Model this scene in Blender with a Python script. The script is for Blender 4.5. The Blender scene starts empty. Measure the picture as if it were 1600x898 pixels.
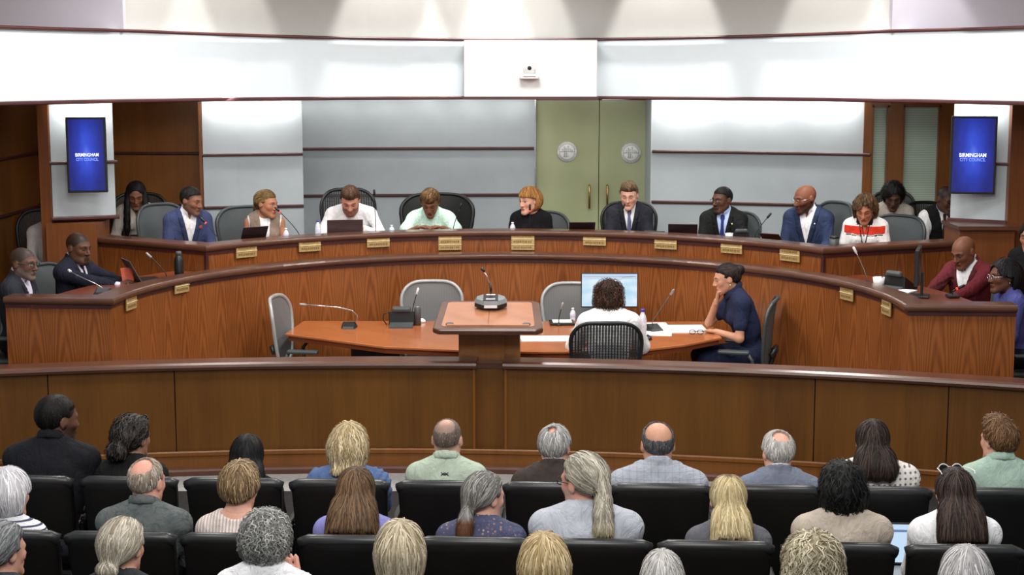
import bpy, bmesh, math, random
import numpy as np
from mathutils import Vector, Matrix
random.seed(7); RNG = np.random.default_rng(7)
COL = bpy.context.scene.collection
PI = math.pi
def rad(d): return d*PI/180
# ------------------------------------------------------------------ camera model (for a 1600x898 frame)
FPX, ZC, PITCH = 2400.0, 3.05, math.atan((449-110)/2400.0)
CP, SP = math.cos(PITCH), math.sin(PITCH)
def ray(u, v):
    xr = (u-800)/FPX; yr = (449-v)/FPX
    return (xr, CP+yr*SP, -SP+yr*CP)
def at_y(u, v, Y):                      # point at depth Y seen at a pixel of the photograph
    d = ray(u, v); t = Y/d[1]
    return Vector((d[0]*t, Y, ZC+d[2]*t))
def at_z(u, v, z):
    d = ray(u, v); t = (z-ZC)/d[2]
    return Vector((d[0]*t, d[1]*t, z))
def x_at(u, Y, z):
    return (u-800)/FPX*(Y*CP-(z-ZC)*SP)
# ------------------------------------------------------------------ stage frame: a semicircle around STC, turned a little
STC = Vector((-0.06, 11.5)); STR = rad(-3.0)
def S(x, y):                            # stage-local (about the circle centre) -> world xy
    c, s = math.cos(STR), math.sin(STR)
    return (STC.x+c*x-s*y, STC.y+s*x+c*y)
def pol(R, deg):                        # 0 = straight back, negative = left
    a = rad(deg); return S(R*math.sin(a), R*math.cos(a))
def arc(R, a0, a1, n=40):
    return [pol(R, a0+(a1-a0)*i/n) for i in range(n+1)]
# ------------------------------------------------------------------ tags
def tag(o, label=None, cat=None, group=None, kind=None):
    if label: o['label'] = label
    if cat: o['category'] = cat
    if group: o['group'] = group
    if kind: o['kind'] = kind
    return o
def empty(name, loc=(0, 0, 0), rz=0.0, label=None, cat=None, group=None):
    o = bpy.data.objects.new(name, None); COL.objects.link(o)
    o.location = loc; o.rotation_euler = (0, 0, rz); o.empty_display_size = .1
    return tag(o, label, cat, group)
def copy_tree(o, parent=None):
    c = o.copy(); COL.objects.link(c)
    if parent is not None: c.parent = parent
    for ch in list(o.children): copy_tree(ch, c)
    return c
# ------------------------------------------------------------------ mesh builder
class MB:
    def __init__(s): s.v = []; s.f = []; s.uv = []; s.smooth = []
    def add(s, vs, fs, uvs=None, smooth=False):
        b = len(s.v); s.v += [tuple(p) for p in vs]
        for i, f in enumerate(fs):
            s.f.append(tuple(b+k for k in f)); s.smooth.append(smooth)
            s.uv.append(uvs[i] if uvs else None)
        return s
    def box(s, c, size, rz=0, R=None):
        hx, hy, hz = size[0]/2, size[1]/2, size[2]/2
        M = R if R is not None else Matrix.Rotation(rz, 3, 'Z')
        vs = [Vector(c)+M@Vector((x*hx, y*hy, z*hz)) for x in (-1, 1) for y in (-1, 1) for z in (-1, 1)]
        return s.add(vs, [(0, 1, 3, 2), (4, 6, 7, 5), (0, 4, 5, 1), (2, 3, 7, 6), (0, 2, 6, 4), (1, 5, 7, 3)])
    def rbox(s, c, size, r=.01, R=None, seg=2):      # bevelled box
        bm = bmesh.new(); bmesh.ops.create_cube(bm, size=1)
        bmesh.ops.scale(bm, vec=size, verts=bm.verts)
        bmesh.ops.bevel(bm, geom=bm.edges[:], offset=min(r, min(size)*.49), segments=seg, affect='EDGES', profile=.5)
        M = R if R is not None else Matrix.Identity(3)
        bm.verts.ensure_lookup_table(); bm.verts.index_update()
        vs = [Vector(c)+M@v.co for v in bm.verts]
        fs = [[v.index for v in f.verts] for f in bm.faces]; bm.free()
        return s.add(vs, fs, smooth=False)
    def prism(s, poly, z0, z1):
        n = len(poly)
        vs = [(p[0], p[1], z0) for p in poly]+[(p[0], p[1], z1) for p in poly]
        fs = [tuple(range(n))[::-1], tuple(range(n, 2*n))]+[(i, (i+1) % n, n+(i+1) % n, n+i) for i in range(n)]
        return s.add(vs, fs)
    def tube(s, pts, r, n=8, closed=False, cap=True):
        P = [Vector(p) for p in pts]; m = len(P)
        rr = r if isinstance(r, (list, tuple)) else [r]*m
        vs = []; up = None
        for i in range(m):
            if closed: t = P[(i+1) % m]-P[i-1]
            else: t = P[min(i+1, m-1)]-P[max(i-1, 0)]
            t.normalize()
            if up is None:
                up = Vector((0, 0, 1)) if abs(t.z) < .9 else Vector((1, 0, 0))
            a = t.cross(up)
            if a.length < 1e-5: a = t.cross(Vector((0.3, 1, .2)))
            a.normalize(); b = a.cross(t); b.normalize(); up = b
            for k in range(n):
                w = 2*PI*k/n; vs.append(P[i]+a*math.cos(w)*rr[i]+b*math.sin(w)*rr[i])
        fs = []
        for i in range(m if closed else m-1):
            j = (i+1) % m
            for k in range(n): fs.append((i*n+k, i*n+(k+1) % n, j*n+(k+1) % n, j*n+k))
        if cap and not closed: fs += [tuple(range(n))[::-1], tuple(range((m-1)*n, m*n))]
        return s.add(vs, fs, smooth=True)
    def lathe(s, prof, c=(0, 0, 0), n=20, R=None):
        M = R if R is not None else Matrix.Identity(3); c = Vector(c)
        vs = []
        for r, z in prof:
            for k in range(n):
                w = 2*PI*k/n; vs.append(c+M@Vector((r*math.cos(w), r*math.sin(w), z)))
        fs = []
        for i in range(len(prof)-1):
            for k in range(n): fs.append((i*n+k, i*n+(k+1) % n, (i+1)*n+(k+1) % n, (i+1)*n+k))
        if prof[0][0] > 1e-5: fs.append(tuple(range(n))[::-1])
        if prof[-1][0] > 1e-5: fs.append(tuple(range((len(prof)-1)*n, len(prof)*n)))
        return s.add(vs, fs, smooth=True)
    def sweep(s, path, prof, caps=True, u0=0.0, smooth=False, closed_prof=True):
        # prof: (offset to the right of the path, z).  uv = (arc length, z)
        m = len(path); k = len(prof); P = [Vector((p[0], p[1])) for p in path]
        vs = []; L = [u0]
        for i in range(1, m): L.append(L[-1]+(P[i]-P[i-1]).length)
        for i in range(m):
            d0 = (P[i]-P[i-1]).normalized() if i > 0 else None
            d1 = (P[i+1]-P[i]).normalized() if i < m-1 else None
            if d0 is None: d0 = d1
            if d1 is None: d1 = d0
            n0 = Vector((d0.y, -d0.x)); n1 = Vector((d1.y, -d1.x)); n = n0+n1
            n.normalize(); sc = 1/max(.35, n.dot(n0))
            for o, z in prof: vs.append((P[i].x+n.x*o*sc, P[i].y+n.y*o*sc, z))
        fs = []; uv = []
        acc = [0.0]
        for a in range(k): acc.append(acc[-1]+math.hypot(prof[(a+1) % k][0]-prof[a][0], prof[(a+1) % k][1]-prof[a][1]))
        for i in range(m-1):
            for a in range(k if closed_prof else k-1):
                b = (a+1) % k
                fs.append((i*k+a, (i+1)*k+a, (i+1)*k+b, i*k+b))
                za, zb = prof[a][1], prof[b][1]
                if abs(za-zb) < 1e-6: za, zb = acc[a], acc[a+1]
                uv.append([(L[i], za), (L[i+1], za), (L[i+1], zb), (L[i], zb)])
        if caps and closed_prof:
            fs.append(tuple(range(k))); uv.append([(L[0]+p[0], p[1]) for p in prof])
            fs.append(tuple(range((m-1)*k, m*k))[::-1]); uv.append([(L[-1]+p[0], p[1]) for p in prof][::-1])
        return s.add(vs, fs, uv, smooth)
    def build(s, name, mat, parent=None, bevel=0, autosmooth=None):
        me = bpy.data.meshes.new(name); me.from_pydata(s.v, [], s.f)
        if any(u for u in s.uv):
            lay = me.uv_layers.new(name='UVMap')
            for p in me.polygons:
                u = s.uv[p.index]
                if u:
                    for li, c in zip(p.loop_indices, u): lay.data[li].uv = c
        me.polygons.foreach_set('use_smooth', s.smooth)
        bm = bmesh.new(); bm.from_mesh(me); bmesh.ops.recalc_face_normals(bm, faces=bm.faces[:])
        bm.to_mesh(me); bm.free()
        me.materials.append(mat); me.update()
        o = bpy.data.objects.new(name, me); COL.objects.link(o)
        if parent is not None: o.parent = parent
        if bevel:
            md = o.modifiers.new('bevel', 'BEVEL'); md.width = bevel; md.segments = 2; md.limit_method = 'ANGLE'
        return o
def struct(o): o['kind'] = 'structure'; return o
def text_mesh(txt, size, align='CENTER', bold=0.0, ext=.0005):
    cu = bpy.data.curves.new('txt', 'FONT'); cu.body = txt; cu.size = size; cu.align_x = align; cu.align_y = 'CENTER'
    cu.extrude = ext; cu.offset = bold; cu.resolution_u = 3
    o = bpy.data.objects.new('txt', cu); COL.objects.link(o)
    dg = bpy.context.evaluated_depsgraph_get(); dg.update()
    me = bpy.data.meshes.new_from_object(o.evaluated_get(dg))
    bpy.data.objects.remove(o); return me
# ------------------------------------------------------------------ materials
def lin(c):
    return tuple(((x/255)/12.92 if x/255 <= .04045 else ((x/255+.055)/1.055)**2.4) for x in c[:3])
class NT:
    def __init__(s, name):
        s.m = bpy.data.materials.new(name); s.m.use_nodes = True; s.t = s.m.node_tree; s.n = s.t.nodes
        s.b = s.n['Principled BSDF']
    def new(s, ty, **kw):
        x = s.n.new(ty)
        for k, v in kw.items(): setattr(x, k, v)
        return x
    def link(s, a, b): s.t.links.new(a, b)
    def val(s, a, op, b=None, c=None):
        x = s.new('ShaderNodeMath', operation=op)
        for i, w in enumerate((a, b, c)):
            if w is None: continue
            if isinstance(w, (int, float)): x.inputs[i].default_value = w
            else: s.link(w, x.inputs[i])
        return x.outputs[0]
    def ramp(s, fac, stops):
        x = s.new('ShaderNodeValToRGB'); e = x.color_ramp.elements
        while len(e) < len(stops): e.new(.5)
        for i, (p, c) in enumerate(stops):
            e[i].position = p; e[i].color = (*lin(c), 1)
        s.link(fac, x.inputs[0]); return x.outputs[0]
    def noise(s, vec, scale=5, detail=3, rough=.5, dist=0):
        x = s.new('ShaderNodeTexNoise'); x.inputs['Scale'].default_value = scale; x.inputs['Detail'].default_value = detail
        x.inputs['Roughness'].default_value = rough; x.inputs['Distortion'].default_value = dist
        if vec is not None: s.link(vec, x.inputs['Vector'])
        return x.outputs['Fac']
    def mapping(s, vec, scale=(1, 1, 1), rot=(0, 0, 0), loc=(0, 0, 0)):
        x = s.new('ShaderNodeMapping'); x.inputs['Scale'].default_value = scale; x.inputs['Rotation'].default_value = rot
        x.inputs['Location'].default_value = loc; s.link(vec, x.inputs['Vector']); return x.outputs[0]
    def coord(s, which='Object'):
        return s.new('ShaderNodeTexCoord').outputs[which]
    def mix(s, fac, a, b, mode='MIX'):
        x = s.new('ShaderNodeMix', data_type='RGBA', blend_type=mode)
        for sock, w in ((x.inputs[0], fac), (x.inputs[6], a), (x.inputs[7], b)):
            if isinstance(w, (int, float)): sock.default_value = w
            elif isinstance(w, tuple): sock.default_value = (*lin(w), 1)
            else: s.link(w, sock)
        return x.outputs[2]
    def bump(s, h, strength=.2, dist=.01):
        x = s.new('ShaderNodeBump'); x.inputs['Strength'].default_value = strength; x.inputs['Distance'].default_value = dist
        s.link(h, x.inputs['Height']); s.link(x.outputs[0], s.b.inputs['Normal'])
    def col(s, c):
        if isinstance(c, tuple): s.b.inputs['Base Color'].default_value = (*lin(c), 1)
        else: s.link(c, s.b.inputs['Base Color'])
    def set(s, rough=.5, metal=0, spec=.5, coat=0):
        s.b.inputs['Roughness'].default_value = rough; s.b.inputs['Metallic'].default_value = metal
        s.b.inputs['Specular IOR Level'].default_value = spec; s.b.inputs['Coat Weight'].default_value = coat
        s.b.inputs['Coat Roughness'].default_value = .15
        return s
def m_plain(name, c, rough=.5, metal=0, var=.06, scale=8, spec=.5, bump=0, coat=0):
    k = NT(name); k.set(rough, metal, spec, coat)
    f = k.noise(k.coord(), scale, 3)
    d = tuple(max(0, x*(1-var)) for x in c); l = tuple(min(255, x*(1+var)) for x in c)
    k.col(k.ramp(f, [(.3, d), (.7, l)]))
    if bump: k.bump(k.noise(k.coord(), scale*12, 2), bump, .003)
    return k.m
def m_emit(name, c, strength):
    k = NT(name); k.col(c); k.b.inputs['Emission Color'].default_value = (*lin(c), 1)
    k.b.inputs['Emission Strength'].default_value = strength; return k.m
def m_veneer(name, dark, mid, light, leaf=.21, rough=.32, contrast=1.0):   # book-matched cathedral veneer, uv in metres
    k = NT(name); k.set(rough, 0, .4, .25)
    uv = k.coord('UV'); sep = k.new('ShaderNodeSeparateXYZ'); k.link(uv, sep.inputs[0])
    u, v = sep.outputs[0], sep.outputs[1]
    wob = k.noise(k.mapping(uv, (3, .7, 1)), 1.0, 2)
    uw = k.val(u, 'ADD', k.val(k.val(wob, 'SUBTRACT', .5), 'MULTIPLY', .035))
    pp = k.val(k.val(uw, 'PINGPONG', leaf), 'DIVIDE', leaf)
    leafid = k.val(k.val(uw, 'DIVIDE', 2*leaf), 'FLOOR')
    wn = k.new('ShaderNodeTexWhiteNoise', noise_dimensions='1D'); k.link(leafid, wn.inputs['W'])
    par = k.val(k.val(pp, 'POWER', 2.0), 'MULTIPLY', 1.5)
    val = k.val(k.val(k.val(v, 'MULTIPLY', 1.15), 'ADD', par), 'ADD', k.val(wn.outputs[0], 'MULTIPLY', .8))
    val = k.val(val, 'ADD', k.val(k.noise(k.mapping(uv, (9, 1.6, 1)), 1.5, 3), 'MULTIPLY', .35))
    w = k.val(k.val(k.val(val, 'MULTIPLY', 17), 'SINE'), 'MULTIPLY_ADD', .5, .5)
    fine = k.noise(k.mapping(uv, (150, 3.5, 1)), 1.0, 3, .6)
    broad = k.noise(k.mapping(uv, (2.2, .5, 1)), 1.0, 2)
    t = k.val(k.val(w, 'MULTIPLY', .30*contrast), 'ADD', k.val(k.val(fine, 'MULTIPLY', .36), 'ADD', k.val(broad, 'MULTIPLY', .36)))
    k.col(k.ramp(t, [(.22, dark), (.5, mid), (.82, light)]))
    return k.m
def m_plank(name, dark, mid, light, rough=.35, slab=.45, uvmode='UV', grain=(60, 2.0, 1), coat=.2):  # plain vertical grain panels
    k = NT(name); k.set(rough, 0, .4, coat)
    uv = k.coord(uvmode)
    if uvmode == 'Object':                      # use (x+y, z) so that vertical faces keep a vertical grain
        sp = k.new('ShaderNodeSeparateXYZ'); k.link(uv, sp.inputs[0]); cb = k.new('ShaderNodeCombineXYZ')
        k.link(k.val(sp.outputs[0], 'ADD', sp.outputs[1]), cb.inputs[0]); k.link(sp.outputs[2], cb.inputs[1]); uv = cb.outputs[0]
    sep = k.new('ShaderNodeSeparateXYZ'); k.link(uv, sep.inputs[0])
    idx = k.val(k.val(sep.outputs[0], 'DIVIDE', slab), 'FLOOR')
    wn = k.new('ShaderNodeTexWhiteNoise', noise_dimensions='1D'); k.link(idx, wn.inputs['W'])
    fine = k.noise(k.mapping(uv, grain), 1.0, 4, .6)
    br = k.noise(k.mapping(uv, (4, .5, 1)), 1.3, 3, .5, .4)
    t = k.val(k.val(fine, 'MULTIPLY', .35), 'ADD', k.val(k.val(br, 'MULTIPLY', .45), 'ADD', k.val(k.val(wn.outputs[0], 'MULTIPLY', .10), 'ADD', .05)))
    k.col(k.ramp(t, [(.25, dark), (.5, mid), (.75, light)]))
    return k.m
def m_cloth(name, c, c2=None, pat=None, scale=40, rough=.85, fold=.5):
    k = NT(name); k.set(rough, 0, .2); co = k.coord()
    b = k.noise(co, 25, 2); base = k.ramp(b, [(.3, tuple(x*.97 for x in c)), (.7, tuple(min(255, x*1.02) for x in c))])
    sp = k.new('ShaderNodeSeparateXYZ'); k.link(co, sp.inputs[0])
    def lines(sock, freq, thr):
        w = k.val(k.val(sock, 'MULTIPLY', freq), 'FRACT'); return k.val(w, 'LESS_THAN', thr)
    if pat == 'hstripe': base = k.mix(lines(sp.outputs[2], scale, .32), base, c2)
    elif pat == 'vstripe': base = k.mix(lines(sp.outputs[0], scale, .45), base, c2)
    elif pat == 'plaid':
        a = lines(sp.outputs[0], scale, .16); d = lines(sp.outputs[2], scale, .16)
        base = k.mix(k.val(k.val(a, 'ADD', d), 'MULTIPLY', .5), base, c2)
    elif pat == 'dots':
        x = k.val(k.val(k.val(sp.outputs[0], 'MULTIPLY', scale), 'FRACT'), 'SUBTRACT', .5)
        z = k.val(k.val(k.val(sp.outputs[2], 'MULTIPLY', scale), 'FRACT'), 'SUBTRACT', .5)
        d = k.val(k.val(x, 'MULTIPLY', x), 'ADD', k.val(z, 'MULTIPLY', z)); base = k.mix(k.val(d, 'LESS_THAN', .055), base, c2)
    elif pat == 'floral':
        v = k.new('ShaderNodeTexVoronoi'); v.inputs['Scale'].default_value = scale; k.link(co, v.inputs['Vector'])
        pet = k.ramp(v.outputs['Color'], [(.0, (58, 62, 88)), (.35, (92, 96, 128)), (.6, (150, 92, 84)), (.8, (205, 176, 150)), (1, (60, 60, 84))])
        f = k.ramp(v.outputs['Distance'], [(.1, (255, 255, 255)), (.42, (0, 0, 0))])
        base = k.mix(f, base, pet)
    elif pat == 'print':
        f = k.noise(co, scale, 2); base = k.mix(k.val(f, 'GREATER_THAN', .56), base, c2)
    elif pat == 'chest':   # colour-blocked top: bands by height
        pass
    k.col(base)
    fo = k.noise(k.mapping(co, (11, 11, 5), (0, .5, 0)), 1.0, 4, .55, 1.5)
    if fold: k.bump(fo, min(1, fold*1.5), .03)
    return k.m
def m_attr(name, rough=.55, spec=.35, bump=0, bscale=60):
    k = NT(name); k.set(rough, 0, spec); a = k.new('ShaderNodeAttribute', attribute_name='Col')
    n = k.noise(k.coord(), bscale, 2)
    k.col(k.mix(k.val(n, 'MULTIPLY', .22), a.outputs['Color'], (60, 30, 22), 'MULTIPLY'))
    if bump: k.bump(n, bump, .003)
    return k.m
M = {}
M['skin'] = m_attr('skin', .5, .28)
M['hair'] = m_attr('hair', .55, .16, .15, 220)
M['dais'] = m_veneer('dais_veneer', (98, 52, 22), (136, 77, 36), (160, 98, 52), leaf=.115, contrast=.8)
M['ledge'] = m_plain('dark_mahogany_ledge', (86, 54, 40), .3, 0, .1, 3, .45, 0, .25)
M['trimwood'] = m_plain('dark_trim_wood', (72, 34, 34), .4, 0, .12, 4)
M['counter'] = m_plank('counter_wood', (92, 42, 24), (112, 54, 32), (128, 66, 40), .3, .6)
M['part'] = m_plank('partition_panel_wood', (76, 46, 12), (98, 61, 18), (112, 72, 25), .42, .42, coat=.0)
M['moulding'] = m_plank('moulding_wood', (96, 56, 20), (116, 70, 27), (130, 82, 34), .38, 2.0, coat=.05)
M['wallwood'] = m_plank('wall_panel_wood', (104, 60, 20), (128, 77, 28), (146, 92, 38), .45, .75, 'Object', (45, 2, 1))
M['postwood'] = m_plank('post_wood', (92, 52, 26), (118, 68, 34), (136, 82, 44), .4, .9, 'Object', (45, 2, 1))
M['table'] = m_plank('table_wood', (146, 80, 40), (172, 100, 56), (188, 116, 70), .22, .8, 'Object', (3, 40, 1), .4)
M['lecttop'] = m_plank('lectern_top_wood', (142, 92, 64), (164, 110, 80), (180, 128, 96), .25, .5, 'Object', (3, 30, 1), .3)
M['grayfab'] = m_plain('gray_fabric_wall', (176, 184, 188), .8, 0, .02, 3, .2, .05)
M['fascia'] = m_plain('fascia_paint', (214, 224, 229), .7, 0, .01, 2, .2)
M['white'] = m_plain('white_paint', (235, 235, 235), .6, 0, .01, 2, .2)
M['lavender'] = m_plain('lavender_wall', (182, 178, 188), .8, 0, .01, 2, .2)
M['seatfloor'] = m_plain('dark_seating_carpet', (44, 42, 42), .95, 0, .1, 30, .1, .3)
M['carpet'] = m_plain('carpet', (150, 148, 146), .95, 0, .05, 30, .1, .3)
M['platform'] = m_plain('platform_carpet', (110, 100, 92), .95, 0, .06, 30, .1, .3)
M['black'] = m_plain('black_plastic', (22, 22, 24), .4, 0, .1, 9)
M['blackfab'] = m_plain('black_vinyl', (12, 13, 13), .5, 0, .12, 14, .35, .1)
M['blackedge'] = m_plain('black_edge', (34, 36, 37), .35, 0, .1, 14, .5)
M['dgray'] = m_plain('dark_gray_plastic', (70, 74, 76), .45, 0, .06, 9)
M['graymetal'] = m_plain('gray_frame', (150, 152, 154), .35, .3, .05, 9)
M['silver'] = m_plain('silver_metal', (190, 190, 192), .25, .9, .03, 9)
M['brass'] = m_plain('brass', (178, 140, 84), .25, .9, .06, 20)
M['plate'] = m_plain('gold_nameplate', (186, 158, 104), .4, .25, .08, 30)
M['plateline'] = m_plain('engraved_line', (128, 100, 60), .6, 0, .15, 60)
M['platelite'] = m_plain('nameplate_edge', (232, 216, 176), .35, .1, .05, 30)
M['wplastic'] = m_plain('white_plastic', (232, 232, 232), .35, 0, .02, 9)
M['paper'] = m_plain('paper', (244, 244, 244), .8, 0, .01, 9)
M['lid'] = m_plain('laptop_lid', (66, 48, 46), .4, .3, .06, 9)
M['liddark'] = m_plain('laptop_lid_dark', (38, 24, 26), .4, .2, .08, 9)
M['purple'] = m_plain('purple_cap', (70, 62, 170), .4)
M['red'] = m_emit('red_light', (255, 60, 50), 1.2)
# ------------------------------------------------------------------ floors and platforms
o = struct(MB().box((0, 8, -.05), (16, 24, .1)).build('floor', M['carpet']))
struct(MB().box((0, 3.9, .004), (15.8, 14.0, .012)).build('floor_seating', M['seatfloor']))
M['covewall'] = m_plain('cove_wall_paint', (166, 164, 160), .8, 0, .01, 2, .1)
mb = MB(); mb.sweep(arc(3.10, -88, 88, 48), [(0, 0), (0, .40), (-2.4, .40), (-2.4, 0)]); struct(mb.build('floor_lower_platform', M['platform']))
mb = MB(); mb.sweep(arc(3.46, -52, 50, 30), [(0, .44), (0, .62), (-2.6, .62), (-2.6, .44)]); struct(mb.build('floor_upper_platform', M['platform']))
for sg in (-1, 1):
    mb = MB(); q = [S(sg*x, y) for x, y in ((2.3, 2.4), (2.78, 2.12), (3.95, 2.95), (4.7, 2.95), (4.7, 4.5), (2.3, 5.0))]
    mb.prism(q if sg < 0 else q[::-1], .44, .62); struct(mb.build('floor_side_platform', M['platform']))
# ------------------------------------------------------------------ walls
ZT = 2.95
def wall(name, pts, z0, z1, mat, th=.1):
    mb = MB(); mb.sweep(pts, [(0, z0), (0, z1), (-th, z1), (-th, z0)]); return struct(mb.build(name, mat))
TRN = [0]
def trim(pts, z, h=.028, d=.03, mat='trimwood', off=0.0):
    TRN[0] += 1
    mb = MB(); mb.sweep(pts, [(off, z-h/2), (off+d*.8, z-h/2), (off+d, z-h/4), (off+d, z+h/4), (off+d*.8, z+h/2), (off, z+h/2)])
    return struct(mb.build('trim_%d' % TRN[0], M[mat]))
def xw(u, Y): return x_at(u, Y, 2.2)
# left wooden side wall and recess
wall('wall_left', [(-4.92, 10.5), (-4.95, 16.1)], 0, ZT+1.6, M['wallwood'])
trim([(-4.92, 10.5), (-4.95, 16.1)], 2.2); trim([(-4.92, 10.5), (-4.95, 16.1)], 1.65)
wall('wall_right', [(4.95, 16.1), (4.92, 10.0)], 0, ZT+1.6, M['wallwood'])
trim([(4.95, 16.1), (4.92, 10.0)], 2.2); trim([(4.95, 16.1), (4.92, 10.0)], 1.65)
pw = [(-4.95, 16.05), (xw(312, 15.9), 15.95)]
wall('wall_back_wood', pw, 0, ZT, M['wallwood']); trim(pw, 2.2); trim(pw, 1.66)
# curved grey panel on the left, its wooden edge
pl = [(xw(317, 15.62), 15.62), (xw(370, 15.72), 15.72), (xw(422, 15.8), 15.8), (xw(473, 15.86), 15.86)]
wall('wall_back_panel_left', pl, .6, ZT, M['grayfab'], .12); trim([(p[0]-.012 if i == 0 else p[0], p[1]) for i, p in enumerate(pl)], 2.2); trim(pl, 1.665)
mb = MB(); mb.box((xw(317, 15.66)-.012, 15.70, 1.8), (.026, .2, 2.4)); struct(mb.build('trim_panel_edge', M['postwood']))
# back wall behind the middle seats
bwp = [(xw(440, 16.8), 16.85), (xw(560, 16.95), 16.95), (xw(700, 17.0), 17.0), (xw(837, 17.0), 17.02)]
wall('wall_back', bwp, .4, ZT, M['grayfab']); trim(bwp[:3]+[(xw(834, 17), 17.02)], 2.2, .03); trim(bwp[:3]+[(xw(834, 17), 17.02)], 1.685, .03)
# glass double door
x0, xm, x1 = xw(838, 17.05), xw(936, 17.05), xw(1020, 17.05); YD = 17.06
kg = NT('green_glass'); kg.set(.18, 0, .35)
tx = kg.coord(); gn = kg.noise(kg.mapping(tx, (1.2, 1, .8)), 1.5, 2)
kg.col(kg.ramp(gn, [(.35, (166, 172, 134)), (.65, (180, 186, 148))])); M['greenglass'] = kg.m
mb = MB(); mb.box(((x0+x1)/2+.02, YD+.05, 2.78), (x1-x0+.1, .1, .14)); struct(mb.build('trim_door_head', m_plain('door_head', (74, 66, 36), .5)))
mb = MB(); mb.box(((x0+x1)/2, YD+.3, 1.7), (x1-x0+.6, .04, 2.6)); struct(mb.build('wall_behind_door', m_plain('door_back', (120, 128, 100), .8)))
M['seal'] = m_plain('seal_white', (244, 246, 242), .5, 0, .03); M['sealdark'] = m_plain('seal_ink', (128, 132, 128), .6)
def seal(parent, cx, cz, yy, R=.115):
    Rm = Matrix.Rotation(rad(90), 3, 'X')
    d = MB(); d.lathe([(0, 0), (R, 0), (R, .004), (0, .004)], (cx, yy, cz), 40, Rm); sd = d.build('seal', M['seal'], parent); sd['label'] = 'round white seal with a skyline ring emblem'
    k = MB()
    for rr, w in ((R*.97, .0022), (R*.74, .002)):
        k.tube([(cx+rr*math.cos(a), yy-.005, cz+rr*math.sin(a)) for a in [2*PI*i/40 for i in range(40)]], w, 5, True)
    for i in range(46):                            # ring of small lettering-like ticks
        if i in (0, 1, 22, 23, 24, 45): continue
        a = 2*PI*i/46+.05; r0, r1 = R*.80, R*(.88+.04*((i*7) % 3)/2)
        k.tube([(cx+r0*math.cos(a), yy-.005, cz+r0*math.sin(a)), (cx+r1*math.cos(a), yy-.005, cz+r1*math.sin(a))], .0022, 4)
    k.tube([(cx-R*.72, yy-.005, cz), (cx+R*.72, yy-.005, cz)], .003, 5)
    for bx, bh, bw in ((-.05, .03, .012), (-.03, .055, .01), (-.012, .04, .012), (.012, .062, .012), (.034, .03, .014), (.054, .02, .012)):
        for q in (-1, 1): k.tube([(cx+bx+q*bw/2, yy-.005, cz), (cx+bx+q*bw/2, yy-.005, cz+bh)], .0018, 4)
        k.tube([(cx+bx-bw/2, yy-.005, cz+bh), (cx+bx+bw/2, yy-.005, cz+bh)], .0018, 4)
    for zz in (-.02, -.035, -.05): k.tube([(cx-.03+zz*.2, yy-.005, cz+zz), (cx+.012-zz*.2, yy-.005, cz+zz)], .002, 4)
    k.tube([(cx-.028, yy-.005, cz), (cx-.028, yy-.005, cz-.06)], .003, 4); k.tube([(cx-.008, yy-.005, cz), (cx-.008, yy-.005, cz-.06)], .003, 4)
    k.build('emblem', M['sealdark'], sd)
for n, (xa, xb, hx) in enumerate(((x0, xm-.004, 921), (xm+.004, x1, 949))):
    d = struct(MB().box(((xa+xb)/2, YD, 1.70), (xb-xa, .015, 2.05)).build('door_%d' % (n+1), M['greenglass']))
    su = (886, 237) if n == 0 else (986, 239)
    p = at_y(su[0], su[1], YD-.014); seal(d, p.x, p.z, YD-.012)
    h0 = at_y(hx, 290, YD-.05); h1 = at_y(hx, 325, YD-.05)
    hb = MB(); hb.tube([(h0.x, YD-.005, h0.z), (h0.x, YD-.04, h0.z), (h0.x, YD-.05, h0.z-.015), (h1.x, YD-.05, h1.z+.015), (h1.x, YD-.04, h1.z), (h1.x, YD-.005, h1.z)], .012, 8)
    hb.build('door_handle', M['brass'], d)
struct(MB().box((x0-.012, YD-.02, 1.8), (.014, .1, 2.3)).build('trim_door_edge', M['silver']))
# right grey panel
pr = [(xw(1020, 16.3), 16.35), (xw(1130, 16.2), 16.2), (xw(1240, 16.0), 15.98), (xw(1348, 15.75), 15.72)]
wall('wall_back_panel_right', pr, .6, ZT, M['grayfab'], .12); trim(pr+[(xw(1360, 15.7), 15.69)], 2.2); trim(pr, 1.665)
struct(MB().box((xw(1020, 16.4)-.0, 16.7, 1.8), (.05, .7, 2.3)).build('wall_door_return', M['grayfab']))
# wooden door and sidelight on the right
YW = 15.75
def xu(u): return x_at(u, YW, 2.2)
fr = MB()
for a, b in ((1347, 1359), (1386, 1407), (1466, 1500)):
    fr.box(((xu(a)+xu(b))/2, YW, 1.75), (xu(b)-xu(a), .1, 2.4))
fr.box(((xu(1347)+xu(1500))/2, YW+.01, 2.80), (xu(1500)-xu(1347), .09, .22))
fd = struct(fr.build('door_3', M['wallwood'])); fd['label'] = 'wooden door frame with sidelight and blinds'
kb = NT('blind_green'); kb.set(.6); cb_ = kb.coord(); spb = kb.new('ShaderNodeSeparateXYZ'); kb.link(cb_, spb.inputs[0])
sl = kb.val(kb.val(spb.outputs[2], 'MULTIPLY', 42), 'FRACT'); kb.col(kb.ramp(sl, [(0, (150, 168, 152)), (.25, (180, 198, 180)), (.8, (188, 206, 190)), (1, (156, 174, 158))])); M['blind'] = kb.m
for i, (a, b) in enumerate(((1359, 1386), (1407, 1466))):
    w = MB(); w.box(((xu(a)+xu(b))/2, YW+.04, 1.65), (xu(b)-xu(a), .01, 2.1)); w.build('blind', M['blind'], fd)
    g = MB()
    for q in (a+1.5, b-1.5): g.box((xu(q), YW-.03, 1.65), (.02, .05, 2.1))
    g.box(((xu(a)+xu(b))/2, YW-.03, 2.69), (xu(b)-xu(a), .05, .02)); g.build('stop_bead', M['postwood'], fd)
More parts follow.
